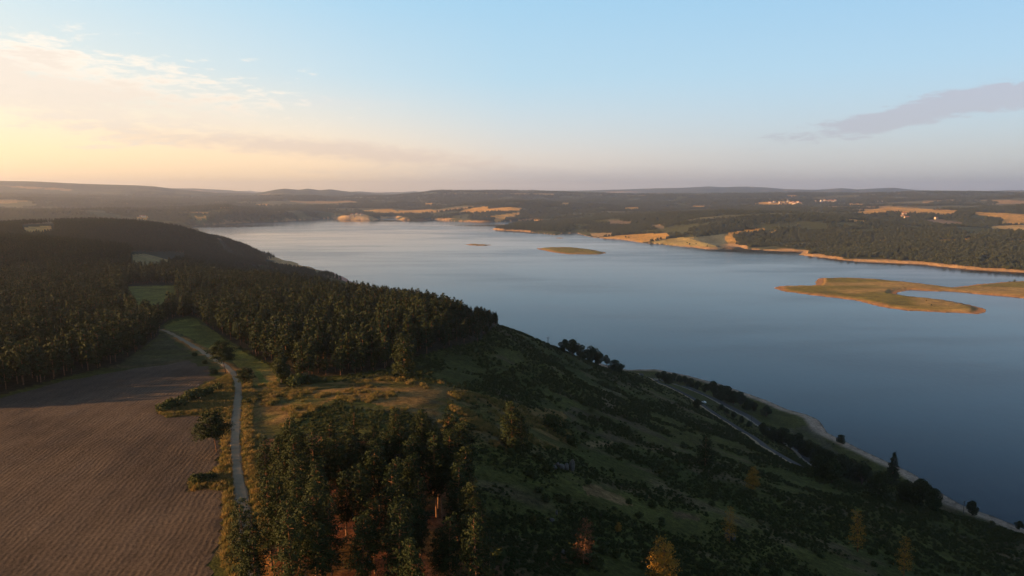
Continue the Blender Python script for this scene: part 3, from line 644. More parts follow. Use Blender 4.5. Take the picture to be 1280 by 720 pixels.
def tree(name, pair, x, y, label, cat='tree', group=None, s=1.0, z=None, rz=None, sz=None):
    """one tree: an empty at its foot with trunk and crown; a repeat is a copy that shares the meshes"""
    z = float(height(np.array([x]), np.array([y]))[0]) if z is None else z
    key = (name, pair[0].name)
    rz = RNG.uniform(0, 6.28) if rz is None else rz; sz = s if sz is None else sz
    if key not in PROTO:
        r = empty(name, (x, y, z - .15), rz, (s, s, sz)); tr = link('trunk', pair[1], None, r); cr = link('crown', pair[0], None, r); PROTO[key] = (r, tr, cr)
    else:
        r0, t0, c0 = PROTO[key]; r = r0.copy(); sc.collection.objects.link(r)
        for k in list(r.keys()): del r[k]
        for q in (t0, c0):
            d = q.copy(); sc.collection.objects.link(d); d.parent = r
        r.location = (x, y, z - .15); r.rotation_euler = (0, 0, rz); r.scale = (s, s, sz)
    return tag(r, label, cat, group)
def shrub(x, y, label, group=None, s=1.0, sz=None, k=0, name='shrub', z=None, mat=None):
    z = float(height(np.array([x]), np.array([y]))[0]) if z is None else z
    o = link(name, BUSH[k % 4], None); o.location = (x, y, z - .1); o.rotation_euler = (0, 0, RNG.uniform(0, 6.28)); o.scale = (s, s, sz or s)
    if mat: o.material_slots[0].link = 'OBJECT'; o.material_slots[0].material = MT[mat]
    return tag(o, label, 'shrub', group)

# ------------------------------------------------------------------ scatter by geometry nodes (woods and ground cover: uncountable masses)
def scatter(name, P, S, variants, label, cat, kind='stuff', seed=1):
    """P (n,3) feet, S (n,) scales; variants: list of lists of real objects standing in the scene"""
    rng = np.random.default_rng(seed); n = len(P); me = bpy.data.meshes.new(name); me.vertices.add(n); me.vertices.foreach_set('co', np.asarray(P, np.float32).ravel())
    for nm, arr, ty in (('scl', S, 'FLOAT'), ('rot', rng.uniform(0, 6.28, n), 'FLOAT'), ('var', rng.integers(0, len(variants), n), 'INT')):
        a = me.attributes.new(nm, ty, 'POINT'); a.data.foreach_set('value', np.asarray(arr, np.float32 if ty == 'FLOAT' else np.int32))
    o = link(name, me, None); ng = bpy.data.node_groups.new(name + '_nodes', 'GeometryNodeTree')
    ng.interface.new_socket('Geometry', in_out='INPUT', socket_type='NodeSocketGeometry'); ng.interface.new_socket('Geometry', in_out='OUTPUT', socket_type='NodeSocketGeometry')
    g = lambda t: ng.nodes.new(t); lk = ng.links.new; gi = g('NodeGroupInput'); go = g('NodeGroupOutput'); J = g('GeometryNodeJoinGeometry')
    def attr(nm, ty):
        a = g('GeometryNodeInputNamedAttribute'); a.data_type = ty; a.inputs[0].default_value = nm; return a.outputs[0]
    sc_a, rot_a, var_a = attr('scl', 'FLOAT'), attr('rot', 'FLOAT'), attr('var', 'INT'); cb = g('ShaderNodeCombineXYZ'); lk(rot_a, cb.inputs[2])
    for k, objs in enumerate(variants):
        jj = g('GeometryNodeJoinGeometry')
        for ob in objs:
            oi = g('GeometryNodeObjectInfo'); oi.inputs['Object'].default_value = ob; oi.transform_space = 'ORIGINAL'; lk(oi.outputs['Geometry'], jj.inputs[0])
        g2i = g('GeometryNodeGeometryToInstance'); lk(jj.outputs[0], g2i.inputs[0])
        cmp_ = g('FunctionNodeCompare'); cmp_.data_type = 'INT'; cmp_.operation = 'EQUAL'; lk(var_a, cmp_.inputs[2]); cmp_.inputs[3].default_value = k
        ip = g('GeometryNodeInstanceOnPoints'); lk(gi.outputs[0], ip.inputs['Points']); lk(cmp_.outputs[0], ip.inputs['Selection']); lk(g2i.outputs[0], ip.inputs['Instance']); lk(cb.outputs[0], ip.inputs['Rotation']); lk(sc_a, ip.inputs['Scale'])
        lk(ip.outputs[0], J.inputs[0])
    lk(J.outputs[0], go.inputs[0]); md = o.modifiers.new('scatter', 'NODES'); md.node_group = ng
    return tag(o, label, cat, None, kind)
def jitter_grid(x0, x1, y0, y1, st, rng):
    X_, Y_ = np.meshgrid(np.arange(x0, x1, st), np.arange(y0, y1, st)); X_ = X_.ravel() + rng.uniform(-.45, .45, X_.size) * st; Y_ = Y_.ravel() + rng.uniform(-.45, .45, Y_.size) * st; return X_, Y_
def proto_parts(name, pair): r, t, c = PROTO[(name, pair[0].name)]; return [t, c]

G = lambda p, q: ground_at(p, q)
# --- near stand of tall pines, right of the track
rng = np.random.default_rng(11)
xs, ys = jitter_grid(-60, 10, 62, 165, 4.7, rng); m = in_poly(xs, ys, STAND); xs, ys = xs[m], ys[m]
dtr = seg_dist(xs, ys, np.array(TRACK)[:, :2], False); m = dtr > 3.2; xs, ys = xs[m], ys[m]
# leave the clearing with red needle litter open
cl = fbm(xs, ys, 16, 2, 70); m = ~((cl > .68) & (ys < 125)) & ~((ys < 130) & (np.random.default_rng(3).uniform(size=len(xs)) < .30)); xs, ys = xs[m], ys[m]
zs = height(xs, ys); tp = project(xs, ys, zs + 18); m = (tp[1] < 735); xs, ys, zs = xs[m], ys[m], zs[m]
cand = []   # (projected size, kind, x, y, z)
NS = len(xs)
for x, y, z in zip(xs, ys, zs):
    i = int(RNG.integers(0, 6)); s = RNG.uniform(.78, 1.08); px, py = project(x, y, z + 18 * s); px = float(px)
    a = 'at the track side' if px < 345 else 'left of the middle' if px < 400 else 'about the middle' if px < 460 else 'right of the middle' if px < 515 else 'near the heath side' if px < 560 else 'on the heath edge'; b = 'rearmost row' if y > 150 else 'fifth row' if y > 142 else 'fourth row' if y > 134 else 'third row' if y > 125 else 'second row' if y > 112 else 'front row'
    sz = 'lower' if s < .86 else ('tallest' if s > 1.01 else 'tall'); sz += [' slender', ' high-crowned', ' broad', ' thin-topped', ' full', ' wide'][i]
    tree('pine_tree', PINES[i], x, y, f'{sz} pine {a} of the near stand, {b}', 'tree', 'pines of the near stand beside the pale track', s, z, sz=s * RNG.uniform(.95, 1.08))
# --- plateau forest
xs, ys = jitter_grid(-900, 60, 200, 1500, 5.7, rng); zs = height(xs, ys); px, py = project(xs, ys, zs); r = np.hypot(xs, ys)
m = in_poly(px, py, FOREST_PX) & (r > 200) & (zs > 8) & (px > -260)
gm = in_poly(px, py, [(158, 356), (222, 354), (222, 380), (205, 399), (168, 399)]); m &= ~gm
m &= ~in_poly(px, py, [(205, 404), (240, 396), (352, 466), (345, 482), (283, 449)])
Fp = np.array(FIELD); m &= ~(in_poly(xs, ys, Fp) | (seg_dist(xs, ys, Fp) < 4)); m &= seg_dist(xs, ys, np.array(TRACK)[:, :2], False) > 6
m &= rng.uniform(size=len(xs)) < np.clip(1.15 - .0004 * r, .5, 1); xs, ys, zs, r, px, py = (q[m] for q in (xs, ys, zs, r, px, py))
SC = rng.uniform(.50, 1.22, len(xs)) * (.85 + .3 * fbm(xs, ys, 40, 2, 77)) * (1 - .45 * smooth(520, 618, px))
vis = (px > -20) & (px < 1300) ; order = np.argsort(np.where(vis, r, 1e9)); nind = max(0, 296 - NS); ind = order[:nind]; rest = order[nind:]
for i in ind:
    k = int(RNG.integers(0, 4)); side = 'at the edge of the ploughed field' if px[i] < 190 else ('beyond the green meadow' if px[i] < 345 else 'at the edge of the hilltop wood')
    sz = 'very small' if SC[i] < .62 else 'small' if SC[i] < .75 else 'rather low' if SC[i] < .85 else 'mid-sized' if SC[i] < .95 else 'tall' if SC[i] < 1.05 else 'very tall'; sz += [' slim', ' full', ' wide', ' sharp-topped'][k]
    side = ('at the left end of the wood by the ploughed field' if px[i] < 60 else 'half way along the wood by the ploughed field' if px[i] < 120 else 'where the wood meets the rough grass') if px[i] < 190 else 'behind the top of the track' if px[i] < 235 else 'behind the far half of the green meadow' if px[i] < 290 else 'behind the near half of the green meadow' if px[i] < 345 else ('behind the big meadow-corner shrubs' if px[i] < 400 else 'above the dry grass left of the lone pine' if px[i] < 490 else 'above the lone conical pine' if px[i] < 550 else 'at the skyline end of the hilltop wood')
    tree('pine_tree', MIDP[k], float(xs[i]), float(ys[i]), f'{sz} pine {side}', 'tree', 'pines along the front of the plateau forest', float(SC[i]), float(zs[i]))
mv = [proto_parts('pine_tree', p) for p in MIDP]; mv = mv + mv
P1 = np.stack([xs[rest], ys[rest], zs[rest] - .2], 1); S1 = SC[rest]
# hill woods behind
xs, ys = jitter_grid(-2300, -250, 640, 2600, 8.0, rng); zs = height(xs, ys); px, py = project(xs, ys, zs); sd, _ = shore_sd(xs, ys)
m = (px < 440) & (py > 268) & (py < 352) & (sd > np.where(px > 345, 34, 10)) & (px > -120) & ~in_poly(px, py, FOREST_PX) & (zs > 3)
for P in ([(163, 315), (231, 316), (231, 336), (163, 336)], [(26, 281), (68, 279), (67, 294), (30, 295)], [(268, 298), (276, 299), (294, 318), (286, 320)], [(375, 336), (396, 334), (412, 342), (400, 345)]): m &= ~in_poly(px, py, P)
m &= rng.uniform(size=len(xs)) < np.where(zs < 25, .55, .95)
P2 = np.stack([xs[m], ys[m], zs[m] - .2], 1); S2 = rng.uniform(.6, 1.05, m.sum())
bx, by, bz = G(352, 478); tree('broadleaf_tree', BROAD[1], bx, by, 'dark broadleaved tree at the near corner of the green meadow', 'tree', None, 1.0, bz); mv.append(proto_parts('broadleaf_tree', BROAD[1]))
scatter('plateau_forest_trees', np.vstack([P1, P2]), np.concatenate([S1, S2 * 1.0]), mv, 'mass of dark pines covering the plateau and the far hill', 'woods')

def T(name, pair, p, q, label, s=1.0, **k):
    x, y, z = G(p, q); s = s * (1.4 if pair in BROAD or pair is SPRUCE else 1); return tree(name, pair, x, y, label, k.pop('cat', 'tree'), k.pop('group', None), s, z, **k)
T('pine_tree', FLATP[0], 282, 466, 'wind-shaped flat-topped pine standing at the bend of the pale track', 1.35)
T('pine_tree', FLATP[1], 306, 487, 'small leaning pine right of the track below the bend', .85)
T('pine_tree', FLATP[1], 271, 565, 'lone round-topped pine on the left verge of the track by the ploughed field', 1.15)
T('pine_tree', PINES[2], 309, 745, 'dark full pine at the near end of the track', .95)
T('pine_tree', PINES[5], 322, 750, 'second dark pine behind the near end of the track', .85)
T('pine_tree', FULLP[0], 505, 472, 'lone conical pine on the dry grass below the forest edge', 1.9)
T('pine_tree', FULLP[1], 640, 560, 'lone pine with warm-lit tip in the middle of the slope', 1.55)
T('pine_tree', FULLP[2], 651, 561, 'dark young pine close against the lone pine on the slope', 1.1)
T('pine_tree', PINES[3], 590, 706, 'tall slim pine at the heath-side corner of the near stand catching the light', 1.0)
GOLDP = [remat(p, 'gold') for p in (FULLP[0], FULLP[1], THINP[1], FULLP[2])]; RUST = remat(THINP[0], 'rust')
T('pine_tree', FULLP[1], 881, 583, 'dark young pine with orange tip on the slope above the road', 1.5)
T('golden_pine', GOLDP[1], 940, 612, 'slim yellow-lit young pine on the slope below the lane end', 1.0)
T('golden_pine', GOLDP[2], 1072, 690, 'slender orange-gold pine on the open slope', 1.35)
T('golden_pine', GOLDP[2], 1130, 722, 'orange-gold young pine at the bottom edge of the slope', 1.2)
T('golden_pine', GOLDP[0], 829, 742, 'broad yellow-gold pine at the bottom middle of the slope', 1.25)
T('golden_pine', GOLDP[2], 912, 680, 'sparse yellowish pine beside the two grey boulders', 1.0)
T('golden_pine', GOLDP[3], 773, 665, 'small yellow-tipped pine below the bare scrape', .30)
T('dead_pine', RUST, 729, 705, 'reddish dead pine with bare twigs on the near slope', .95)
T('spruce_tree', SPRUCE, 1115, 605, 'tall dark spruce rising above the beach', 1.0)
T('broadleaf_tree', BROAD[0], 1150, 634, 'round dark tree between the spruce and the utility pole', 1.15)
T('broadleaf_tree', BROAD[1], 1166, 640, 'lower round tree right of the round dark tree by the beach', .8)
T('broadleaf_tree', BROAD[2], 1132, 628, 'dark bushy tree at the foot of the spruce', .9)
T('broadleaf_tree', BROAD[3], 1098, 622, 'wide dark tree left of the spruce', .95)
T('broadleaf_tree', BROAD[1], 1215, 645, 'low wide tree behind the utility pole', .75)
T('broadleaf_tree', BROAD[0], 1274, 662, 'dark tree where the slope leaves the picture at the beach', .5)
T('broadleaf_tree', BROAD[2], 1051, 554, 'small round tree alone at the water edge of the beach', .62)
T('broadleaf_tree', BROAD[3], 958, 521, 'round tree between the asphalt road and the wide beach', .85)
T('broadleaf_tree', BROAD[0], 942, 514, 'dark tree just left of the round tree at the wide beach', .8)
for i, (p, q, s) in enumerate([(706, 441, 1.2), (716, 445, 1.35), (727, 448, 1.3), (738, 452, 1.4), (748, 455, 1.4), (758, 458, 1.3), (768, 461, 1.2), (775, 464, .9)]):
    x, y, z = G(p, [440, 444, 447, 451, 455, 458, 462, 465][i] + 3); x, y = x * 1.03, y * 1.03; s = s * 1.02; z = float(height(np.array([x]), np.array([y]))[0])
    tree('broadleaf_tree', BROAD[i % 4], x, y, 'round dark tree of the clump showing behind the hill shoulder' + [', first on the uphill side', ', second of eight', ', third of eight', ', fourth of eight', ', fifth of eight', ', sixth of eight', ', seventh of eight', ', last and smallest downhill'][i], 'tree', 'clump of trees behind the hill shoulder', s, z)
RT = [(823, 474, .5), (830, 478, .6), (836, 480, .62), (842, 476, .5), (849, 479, .55), (856, 480, .5), (863, 484, .6), (872, 487, .5), (882, 491, .6), (892, 496, .85), (900, 500, .9), (908, 502, .85), (917, 506, .85), (925, 508, .8), (934, 513, .7),
      (908, 518, .4), (917, 523, .5), (927, 529, .45), (936, 534, .45), (902, 513, .4), (871, 511, .65), (954, 546, .8), (966, 551, .9), (978, 556, 1.0), (988, 562, 1.0), (998, 566, 1.1), (1010, 572, 1.1), (1022, 582, 1.1), (1036, 588, 1.2), (1050, 598, 1.2),
      (1062, 600, 1.2), (1077, 606, 1.2), (1040, 604, 1.0), (1024, 594, .8), (1030, 600, .7)]
for i, (p, q, s) in enumerate(RT):
    where = ('between the road and the water' if i < 15 else 'between the lane and the asphalt road' if i < 20 else 'on the hill side of the lane' if i == 20 else 'in the thicket below the slope')
    size = 'small' if s < .65 else ('broad' if s > .95 else 'mid-sized')
    lb_ = [' opposite the wide beach', ' half way to the spruce', ' just left of the spruce', ' lowest on the slope'][0 if p < 985 else 1 if p < 1030 else 2 if q < 602 else 3] if i > 20 else [' above the white car', ' uphill of the white car', ' near the utility pole'][0 if p < 850 else 1 if p < 900 else 2] if i < 20 else ''
    where = where + lb_
    T('broadleaf_tree', BROAD[i % 4], p, q, f'{size} dark roadside tree {where}', s * (1.4 if i < 15 else 1.05), group='roadside trees ' + where.split(' opp')[0][:50])
SH = [(655, 434, 2.2, 'dark round shrub alone near the hill skyline'), (752, 463, 1.3, 'small dark shrub on the slope below the clump of trees'), (690, 535, 3.3, 'large dark green shrub on the slope right of the lone pine'), (700, 545, 2.4, 'dark shrub in front of the large slope shrub'),
      (715, 556, 2.2, 'low dark shrub right of the lone pine'), (205, 514, 1.9, 'first shrub of the hedge row at its field end'), (214, 511, 2.1, 'second shrub of the hedge row in the ploughed field'), (226, 507, 2.2, 'third shrub of the hedge row in the ploughed field'),
      (238, 502, 2.4, 'fourth shrub of the hedge row in the ploughed field'), (249, 497, 2.3, 'fifth shrub of the hedge row towards the track'), (260, 494, 2.0, 'sixth shrub of the hedge row close to the track'), (271, 488, 1.9, 'last shrub of the hedge row beside the track'),
      (247, 604, 1.5, 'dark shrub at the field tip of the near verge tongue'), (256, 602, 1.4, 'shrub in the middle of the near verge tongue'), (266, 598, 1.1, 'shrub at the track end of the near verge tongue'), (268, 467, 1.5, 'shrub left of the flat-topped pine'), (256, 455, 1.2, 'shrub on the left verge above the bend'),
      (243, 445, 1.2, 'small shrub on the left verge further up the track'), (310, 505, 1.2, 'shrub on the right verge below the bend'), (368, 482, 3.0, 'big dark shrub at the corner of the green meadow'), (378, 480, 2.8, 'second big dark shrub near the meadow corner'), (392, 478, 2.0, 'smaller shrub below the forest edge'),
      (1042, 556, .9, 'little shrub left of the lone beach tree'), (1085, 577, 1.0, 'small shrub on the beach bank'), (1240, 655, 1.4, 'small shrub on the slope shoulder at the beach'), (612, 420, 1.5, 'shrub at the forest end on the skyline')]
for i, (p, q, s, lb) in enumerate(SH):
    x, y, z = G(p, q); shrub(x, y, lb, 'shrubs of the hedge row in the ploughed field' if 5 <= i <= 11 else None, s, s * .95, i, z=z)
# scattered scrub on the slope
rng = np.random.default_rng(23); cnt = 0
zone = [(560, 480), (600, 430), (650, 425), (720, 450), (790, 470), (860, 515), (960, 580), (1090, 640), (1270, 680), (1270, 740), (620, 740), (620, 600), (560, 530)]
while cnt < 150:
    p, q = rng.uniform(560, 1270), rng.uniform(425, 735)
    if not in_poly(np.array([p]), np.array([q]), zone)[0]: continue
    x, y, z = G(p, q)
    if z < 30: continue
    if fbm(np.array([x]), np.array([y]), 30, 3, 55)[0] < .46: continue
    up = 'upper' if q < 520 else ('middle' if q < 620 else 'lower'); s = rng.uniform(.8, 1.9) * (1 if q < 600 else .8)
    sz = 'small' if s < 1 else ('large' if s > 1.55 else 'mid-sized')
    hz_ = RNG.uniform(.6, 1.1); ft = 'flat' if hz_ < .75 else 'rounded' if hz_ < .95 else 'upright'
    rg = 'beside the near stand' if p < 650 else 'around the rocky outcrop' if p < 730 else 'near the bare scrape' if p < 810 else 'above the broad golden pine' if p < 870 else 'around the two pale boulders' if p < 950 else 'below the lane end' if p < 1040 else 'around the orange-gold pine' if p < 1120 else 'above the beach'
    shrub(x, y, f'{sz} {ft} dark shrub among bracken {rg}, {up} slope', 'shrubs scattered over the bracken slope', s, s * hz_, cnt, z=z); cnt += 1
# bracken / heath ground cover: one uncountable mass
protoB = [o for o in sc.objects if o.name.startswith('shrub')][:4]
pv = [[next(o for o in sc.objects if o.data is b)] for b in BUSH]
rng = np.random.default_rng(31); n = 90000; pyv = rng.uniform(395, 745, n); pxv = rng.uniform(330, 1300, n)
rr = 75 * (10 ** rng.uniform(0, .92, n)); aa = R(1) * rng.uniform(-24, 40, n); xx, yy = rr * np.sin(aa), rr * np.cos(aa); zz = height(xx, yy); px, py = project(xx, yy, zz)
dens = smooth(.34, .60, fbm(xx, yy, 22, 3, 58)); m = (px > 300) & (py < 745) & (zz > 2.2) & (rng.uniform(size=n) < dens)
m &= ~in_poly(px, py, FOREST_PX) & ~in_poly(xx, yy, STAND) & (seg_dist(xx, yy, np.array(TRACK)[:, :2], False) > 5) & (seg_dist(xx, yy, np.array(ROAD)[:, :2], False) > 8) & (seg_dist(xx, yy, np.array(LANE)[:, :2], False) > 6)
for P in (COVER_NEAR[8][0], COVER_NEAR[0][0], COVER_NEAR[10][0]): m &= ~in_poly(px, py, P)
dry = in_poly(px, py, COVER_NEAR[4][0]); m &= ~dry | ((rng.uniform(size=n) < .22) & (px > 560))
scatter('bracken_undergrowth', np.stack([xx[m], yy[m], zz[m] - .15], 1), rng.uniform(.28, .62, m.sum()) * np.clip(rr[m] / 260, .7, 1.5), pv, 'knee-high dark bracken and broom covering the whole slope', 'undergrowth')

def tuft(seed):
    rng = np.random.default_rng(seed); n = 46; b = rng.normal(0, .22, (n, 2)); h = rng.uniform(.35, .8, n); ln = rng.normal(0, .22, (n, 2)); w_ = rng.normal(size=(n, 2)); w_ /= np.linalg.norm(w_, axis=1)[:, None]; w_ *= .05
    z0 = np.zeros((n, 1)); V = np.stack([np.hstack([b - w_, z0]), np.hstack([b + w_, z0]), np.hstack([b + ln + w_ * .4, h[:, None]]), np.hstack([b + ln - w_ * .4, h[:, None]])], 1).reshape(-1, 3)
    return mesh('grass_tuft_mesh', V, np.arange(4 * n).reshape(n, 4))
MT['straw'] = leaf_mat('straw_grass', (.26, .165, .055), (.46, .31, .11), (.10, .11, .032), .3, .95)
tf = []
for k, (p, q, lb) in enumerate([(290, 600, 'tuft of straw-coloured grass on the left verge of the track'), (311, 560, 'tuft of straw-coloured grass on the right verge of the track')]):
    x, y, z = G(p, q); me_ = tuft(900 + k); me_.materials.append(MT['straw']); o = link('grass_tuft', me_, None); o.location = (x, y, z); tf.append([tag(o, lb, 'grass tuft')])
rng = np.random.default_rng(61); xs, ys = jitter_grid(-110, 60, 95, 420, .85, rng); zs = height(xs, ys); px, py = project(xs, ys, zs)
dt = seg_dist(xs, ys, np.array(TRACK)[:, :2], False); ver = (dt > 1.6) & (dt < 3.4 + 2 * fbm(xs, ys, 12, 2, 67)); dens = (fbm(xs, ys, 9, 4, 66, .7) > .57) & in_poly(px, py, COVER_NEAR[4][0])
ton = in_poly(px, py, COVER_NEAR[-3][0]) | in_poly(px, py, COVER_NEAR[-2][0])
m = (ver | dens | ton) & ~in_poly(xs, ys, np.array(FIELD)) & (dt > 1.7) & ~in_poly(xs, ys, STAND)
scatter('dry_grass', np.stack([xs[m], ys[m], zs[m] - .02], 1), rng.uniform(.7, 1.5, m.sum()), tf, 'straw-coloured dry grass on the verges and the open ground right of the track', 'grass')

# ------------------------------------------------------------------ far woods
rng = np.random.default_rng(41)
def farwood(n, r0, r1, a0, a1):
    rr = r0 * (r1 / r0) ** rng.uniform(0, 1, n); aa = R(1) * rng.uniform(a0, a1, n); return rr * np.sin(aa), rr * np.cos(aa)
xx, yy = farwood(180000, 1900, 11000, -38, 40); zz = height(xx, yy); px, py = project(xx, yy, zz); sd, isl = shore_sd(xx, yy); r = np.hypot(xx, yy)
m = (sd > 32) & ~isl & (r > 1900) & (zz > 2) & ~((px < 620) & (r < 3000))
jx = (fbm(xx, yy, 200, 4, 108, .65) - .5) * 9; jy = (fbm(xx, yy, 90, 3, 110) - .5) * 1.4
fld = patch_fields(xx, yy) > .4
for P, c in COVER_FAR: fld |= in_poly(px + jx, py + jy, P)
m &= ~fld & (rng.uniform(size=len(xx)) < smooth(.34, .48, fbm(xx, yy, 190, 4, 151)))
m &= ((px > 340) | (r > 3600)) & (px > -30) & (px < 1330)
FT = [(782, 297, .9, 'single tree on the low golden spit across the lake'), (862, 306, .7, 'bushy tree near the shore of the golden meadow'), (884, 308.5, .6, 'small tree at the water end of the golden meadow')]
for i, (p, q, s, lb) in enumerate(FT):
    T('lakeside_tree', FARB[i], p, q, lb, s)
fv = [proto_parts('lakeside_tree', FARB[i]) for i in range(3)]
scatter('far_shore_woods', np.stack([xx[m], yy[m], zz[m] - .6], 1), rng.uniform(.65, 1.25, m.sum()) * np.clip(r[m] / 4200, 1, 1.8), fv, 'mass of dark woods covering the land across the lake', 'woods')
for i, (p, q, s, lb) in enumerate([(786, 297.5, .7, 'smaller tree right beside the single tree on the spit'), (859, 304, .5, 'small bush above the bushy tree on the meadow'), (870, 305, .45, 'little tree between the two shore trees of the meadow'),
        (1158, 376.5, .30, 'dark bush on the sandy lower arm of the island'), (1164, 382, .32, 'second dark bush on the lower arm of the island'), (1268, 352.5, .6, 'bush on the island neck at the picture edge'), (1262, 353, .4, 'smaller bush on the island neck'),
        (740, 314, .45, 'low bush at the end of the small oval island'), (728, 313.5, .35, 'low bush near the end of the small oval island')]):
    T('lakeside_tree', FARB[i % 3], p, q, lb, s)

# ------------------------------------------------------------------ rocks
def boulder(p, q, s, lb, seed, group=None):
    rng = np.random.default_rng(seed); x, y, z = G(p, q); n, k = 14, 10; V = []
    for i in range(k + 1):
        for j in range(n):
            th = 2 * math.pi * j / n; ph = math.pi * i / k; d = np.array([math.sin(ph) * math.cos(th), math.sin(ph) * math.sin(th), math.cos(ph)]); V.append(d)
    V = np.array(V); pl = rng.normal(size=(11, 3)); pl /= np.linalg.norm(pl, axis=1)[:, None]; off = rng.uniform(.55, .9, 11)
    for a, o in zip(pl, off):
        e_ = np.maximum(V @ a - o, 0); V = V - e_[:, None] * a
    V += .03 * np.sin(V[:, ::-1] * 9 + seed); V = V * np.array(s) + [0, 0, s[2] * .55]
    f = [(i * n + j, i * n + (j + 1) % n, (i + 1) * n + (j + 1) % n, (i + 1) * n + j) for i in range(k) for j in range(n)]
    o = link('boulder', mesh('boulder', V, np.array(f)[:, ::-1]), MT['rock']); o.location = (x, y, z - .1); o.rotation_euler = (0, 0, rng.uniform(0, 6)); return tag(o, lb, 'boulder', group)
RG = 'boulders of the rocky outcrop'
boulder(715, 588, (1.1, .9, 2.4), 'tall upright grey boulder at the end of the outcrop', 1, RG); boulder(708, 587, (1.3, 1.0, 1.5), 'blocky grey boulder beside the upright one', 2, RG)
boulder(701, 586, (1.5, 1.2, 1.1), 'rounded boulder in the middle of the outcrop', 3, RG); boulder(692, 586, (1.2, 1, .8), 'low flat boulder at the far end of the outcrop', 4, RG); boulder(697, 583, (.9, .9, .9), 'small boulder behind the rounded one', 5, RG)
boulder(909, 674, (1.0, .8, 2.0), 'taller of the two pale boulders under the sparse yellowish pine', 6); boulder(916, 676, (.8, .8, 1.5), 'shorter of the two pale boulders under the sparse yellowish pine', 7)
boulder(696, 643, (.4, .4, .8), 'thin pale stone standing in dark bracken', 8); boulder(690, 652, (.7, .6, .6), 'round grey stone below the thin pale stone', 9); boulder(704, 692, (.6, .6, .6), 'small stone lying by the reddish dead pine', 10)

# ------------------------------------------------------------------ utility poles and pylon
pm = simple('weathered_wood', (.09, .075, .06), .9, .1)
def pole(p, q, h, lb):
    x, y, z = G(p, q); r = empty('utility_pole', (x, y, z - .1)); tag(r, lb, 'utility pole', 'wooden utility poles')
    link('pole', mesh('pole', *tube([(0, 0, 0), (0, 0, h * .5), (0, 0, h)], [.22, .19, .15], 8)), pm, r)
    link('crossarm', mesh('crossarm', *tube([(-1.0, 0, h - .7), (1.0, 0, h - .7)], [.08, .08], 6)), pm, r)
    for k in (-.85, 0, .85): link('insulator', mesh('insulator', *tube([(k, 0, h - .62), (k, 0, h - .35)], [.06, .04], 6)), pm, r)
pole(1204, 642, 9, 'dark utility pole by the low wide tree above the beach'); pole(939, 531, 9, 'dark utility pole between the lane and the asphalt road')
mm = simple('galvanised_steel', (.30, .31, .32), .5, .5, .1, 3, .6)
def pylon():
    x, y = at_z(688, 432, 100); x, y = float(x), float(y); y += 30; z = float(height(np.array([x]), np.array([y]))[0]); r = empty('power_mast', (x, y, z)); tag(r, 'thin lattice mast rising behind the hill skyline beside the clump', 'mast')
    h = H + 688 * 0 + (at_y(688, 421, y)[1] - H) - z; h = float(h); parts = []
    for sx in (-1, 1):
        for sy in (-1, 1): parts.append(tube([(sx * .9, sy * .9, 0), (sx * .3, sy * .3, h)], [.07, .05], 4))
    for i in range(8):
        t = i / 8; a = .9 - .6 * t; b = .9 - .6 * (t + .125)
        for s in (-1, 1): parts.append(tube([(-a, s * a, h * t), (b, s * b, h * (t + .125))], [.04, .04], 4)); parts.append(tube([(s * a, -a, h * t), (s * b, b, h * (t + .125))], [.04, .04], 4))
    link('lattice_tower', mesh('lattice_tower', *joinq(parts)), mm, r)
    for k in (.86, .96): link('crossarm', mesh('crossarm', *tube([(-1.6, 0, h * k), (1.6, 0, h * k)], [.07, .07], 4)), mm, r)
pylon()

# ------------------------------------------------------------------ white van parked on the lane
def extr(prof, w0, w1):
    n = len(prof); V = [(x, w0, z) for x, z in prof] + [(x, w1, z) for x, z in prof]
    return V, [tuple(range(n))[::-1], tuple(range(n, 2 * n))] + [(i, (i + 1) % n, n + (i + 1) % n, n + i) for i in range(n)]
def van():
    x, y, z = G(880, 504); r = empty('parked_car', (x, y, z + .35), R(115)); tag(r, 'small white car parked beside the lane above the asphalt road', 'car')
    wp = simple('white_paint', (.80, .80, .80), .35, .5, .03); gl = simple('dark_glass', (.02, .025, .03), .15, .5, .05); ru = simple('rubber', (.03, .03, .03), .9, .1)
    V, f = extr([(-2.1, .35), (-2.1, .95), (-1.95, 1.05), (-1.55, 1.5), (.45, 1.5), (1.05, 1.02), (2.0, .85), (2.1, .6), (2.1, .35)], -.85, .85); b = link('body', mesh('body', V, f), wp, r)
    md = b.modifiers.new('bevel', 'BEVEL'); md.width = .07; md.segments = 2
    for s in (-1, 1):
        V, f = extr([(-1.6, 1.08), (-1.42, 1.42), (.38, 1.42), (.85, 1.06)], s * .856, s * .87); link('side_window', mesh('side_window', V, f), gl, r)
        for xx_ in (-1.3, 1.3):
            link('wheel', mesh('wheel', *tube([(xx_, s * .68, .32), (xx_, s * .9, .32)], [.32, .32], 16)), ru, r)
    link('windscreen', mesh('windscreen', [(.5, -.75, 1.475), (.5, .75, 1.475), (1.03, .75, 1.06), (1.03, -.75, 1.06)], [(0, 1, 2, 3)]), gl, r).location = (.03, 0, .03)
van()

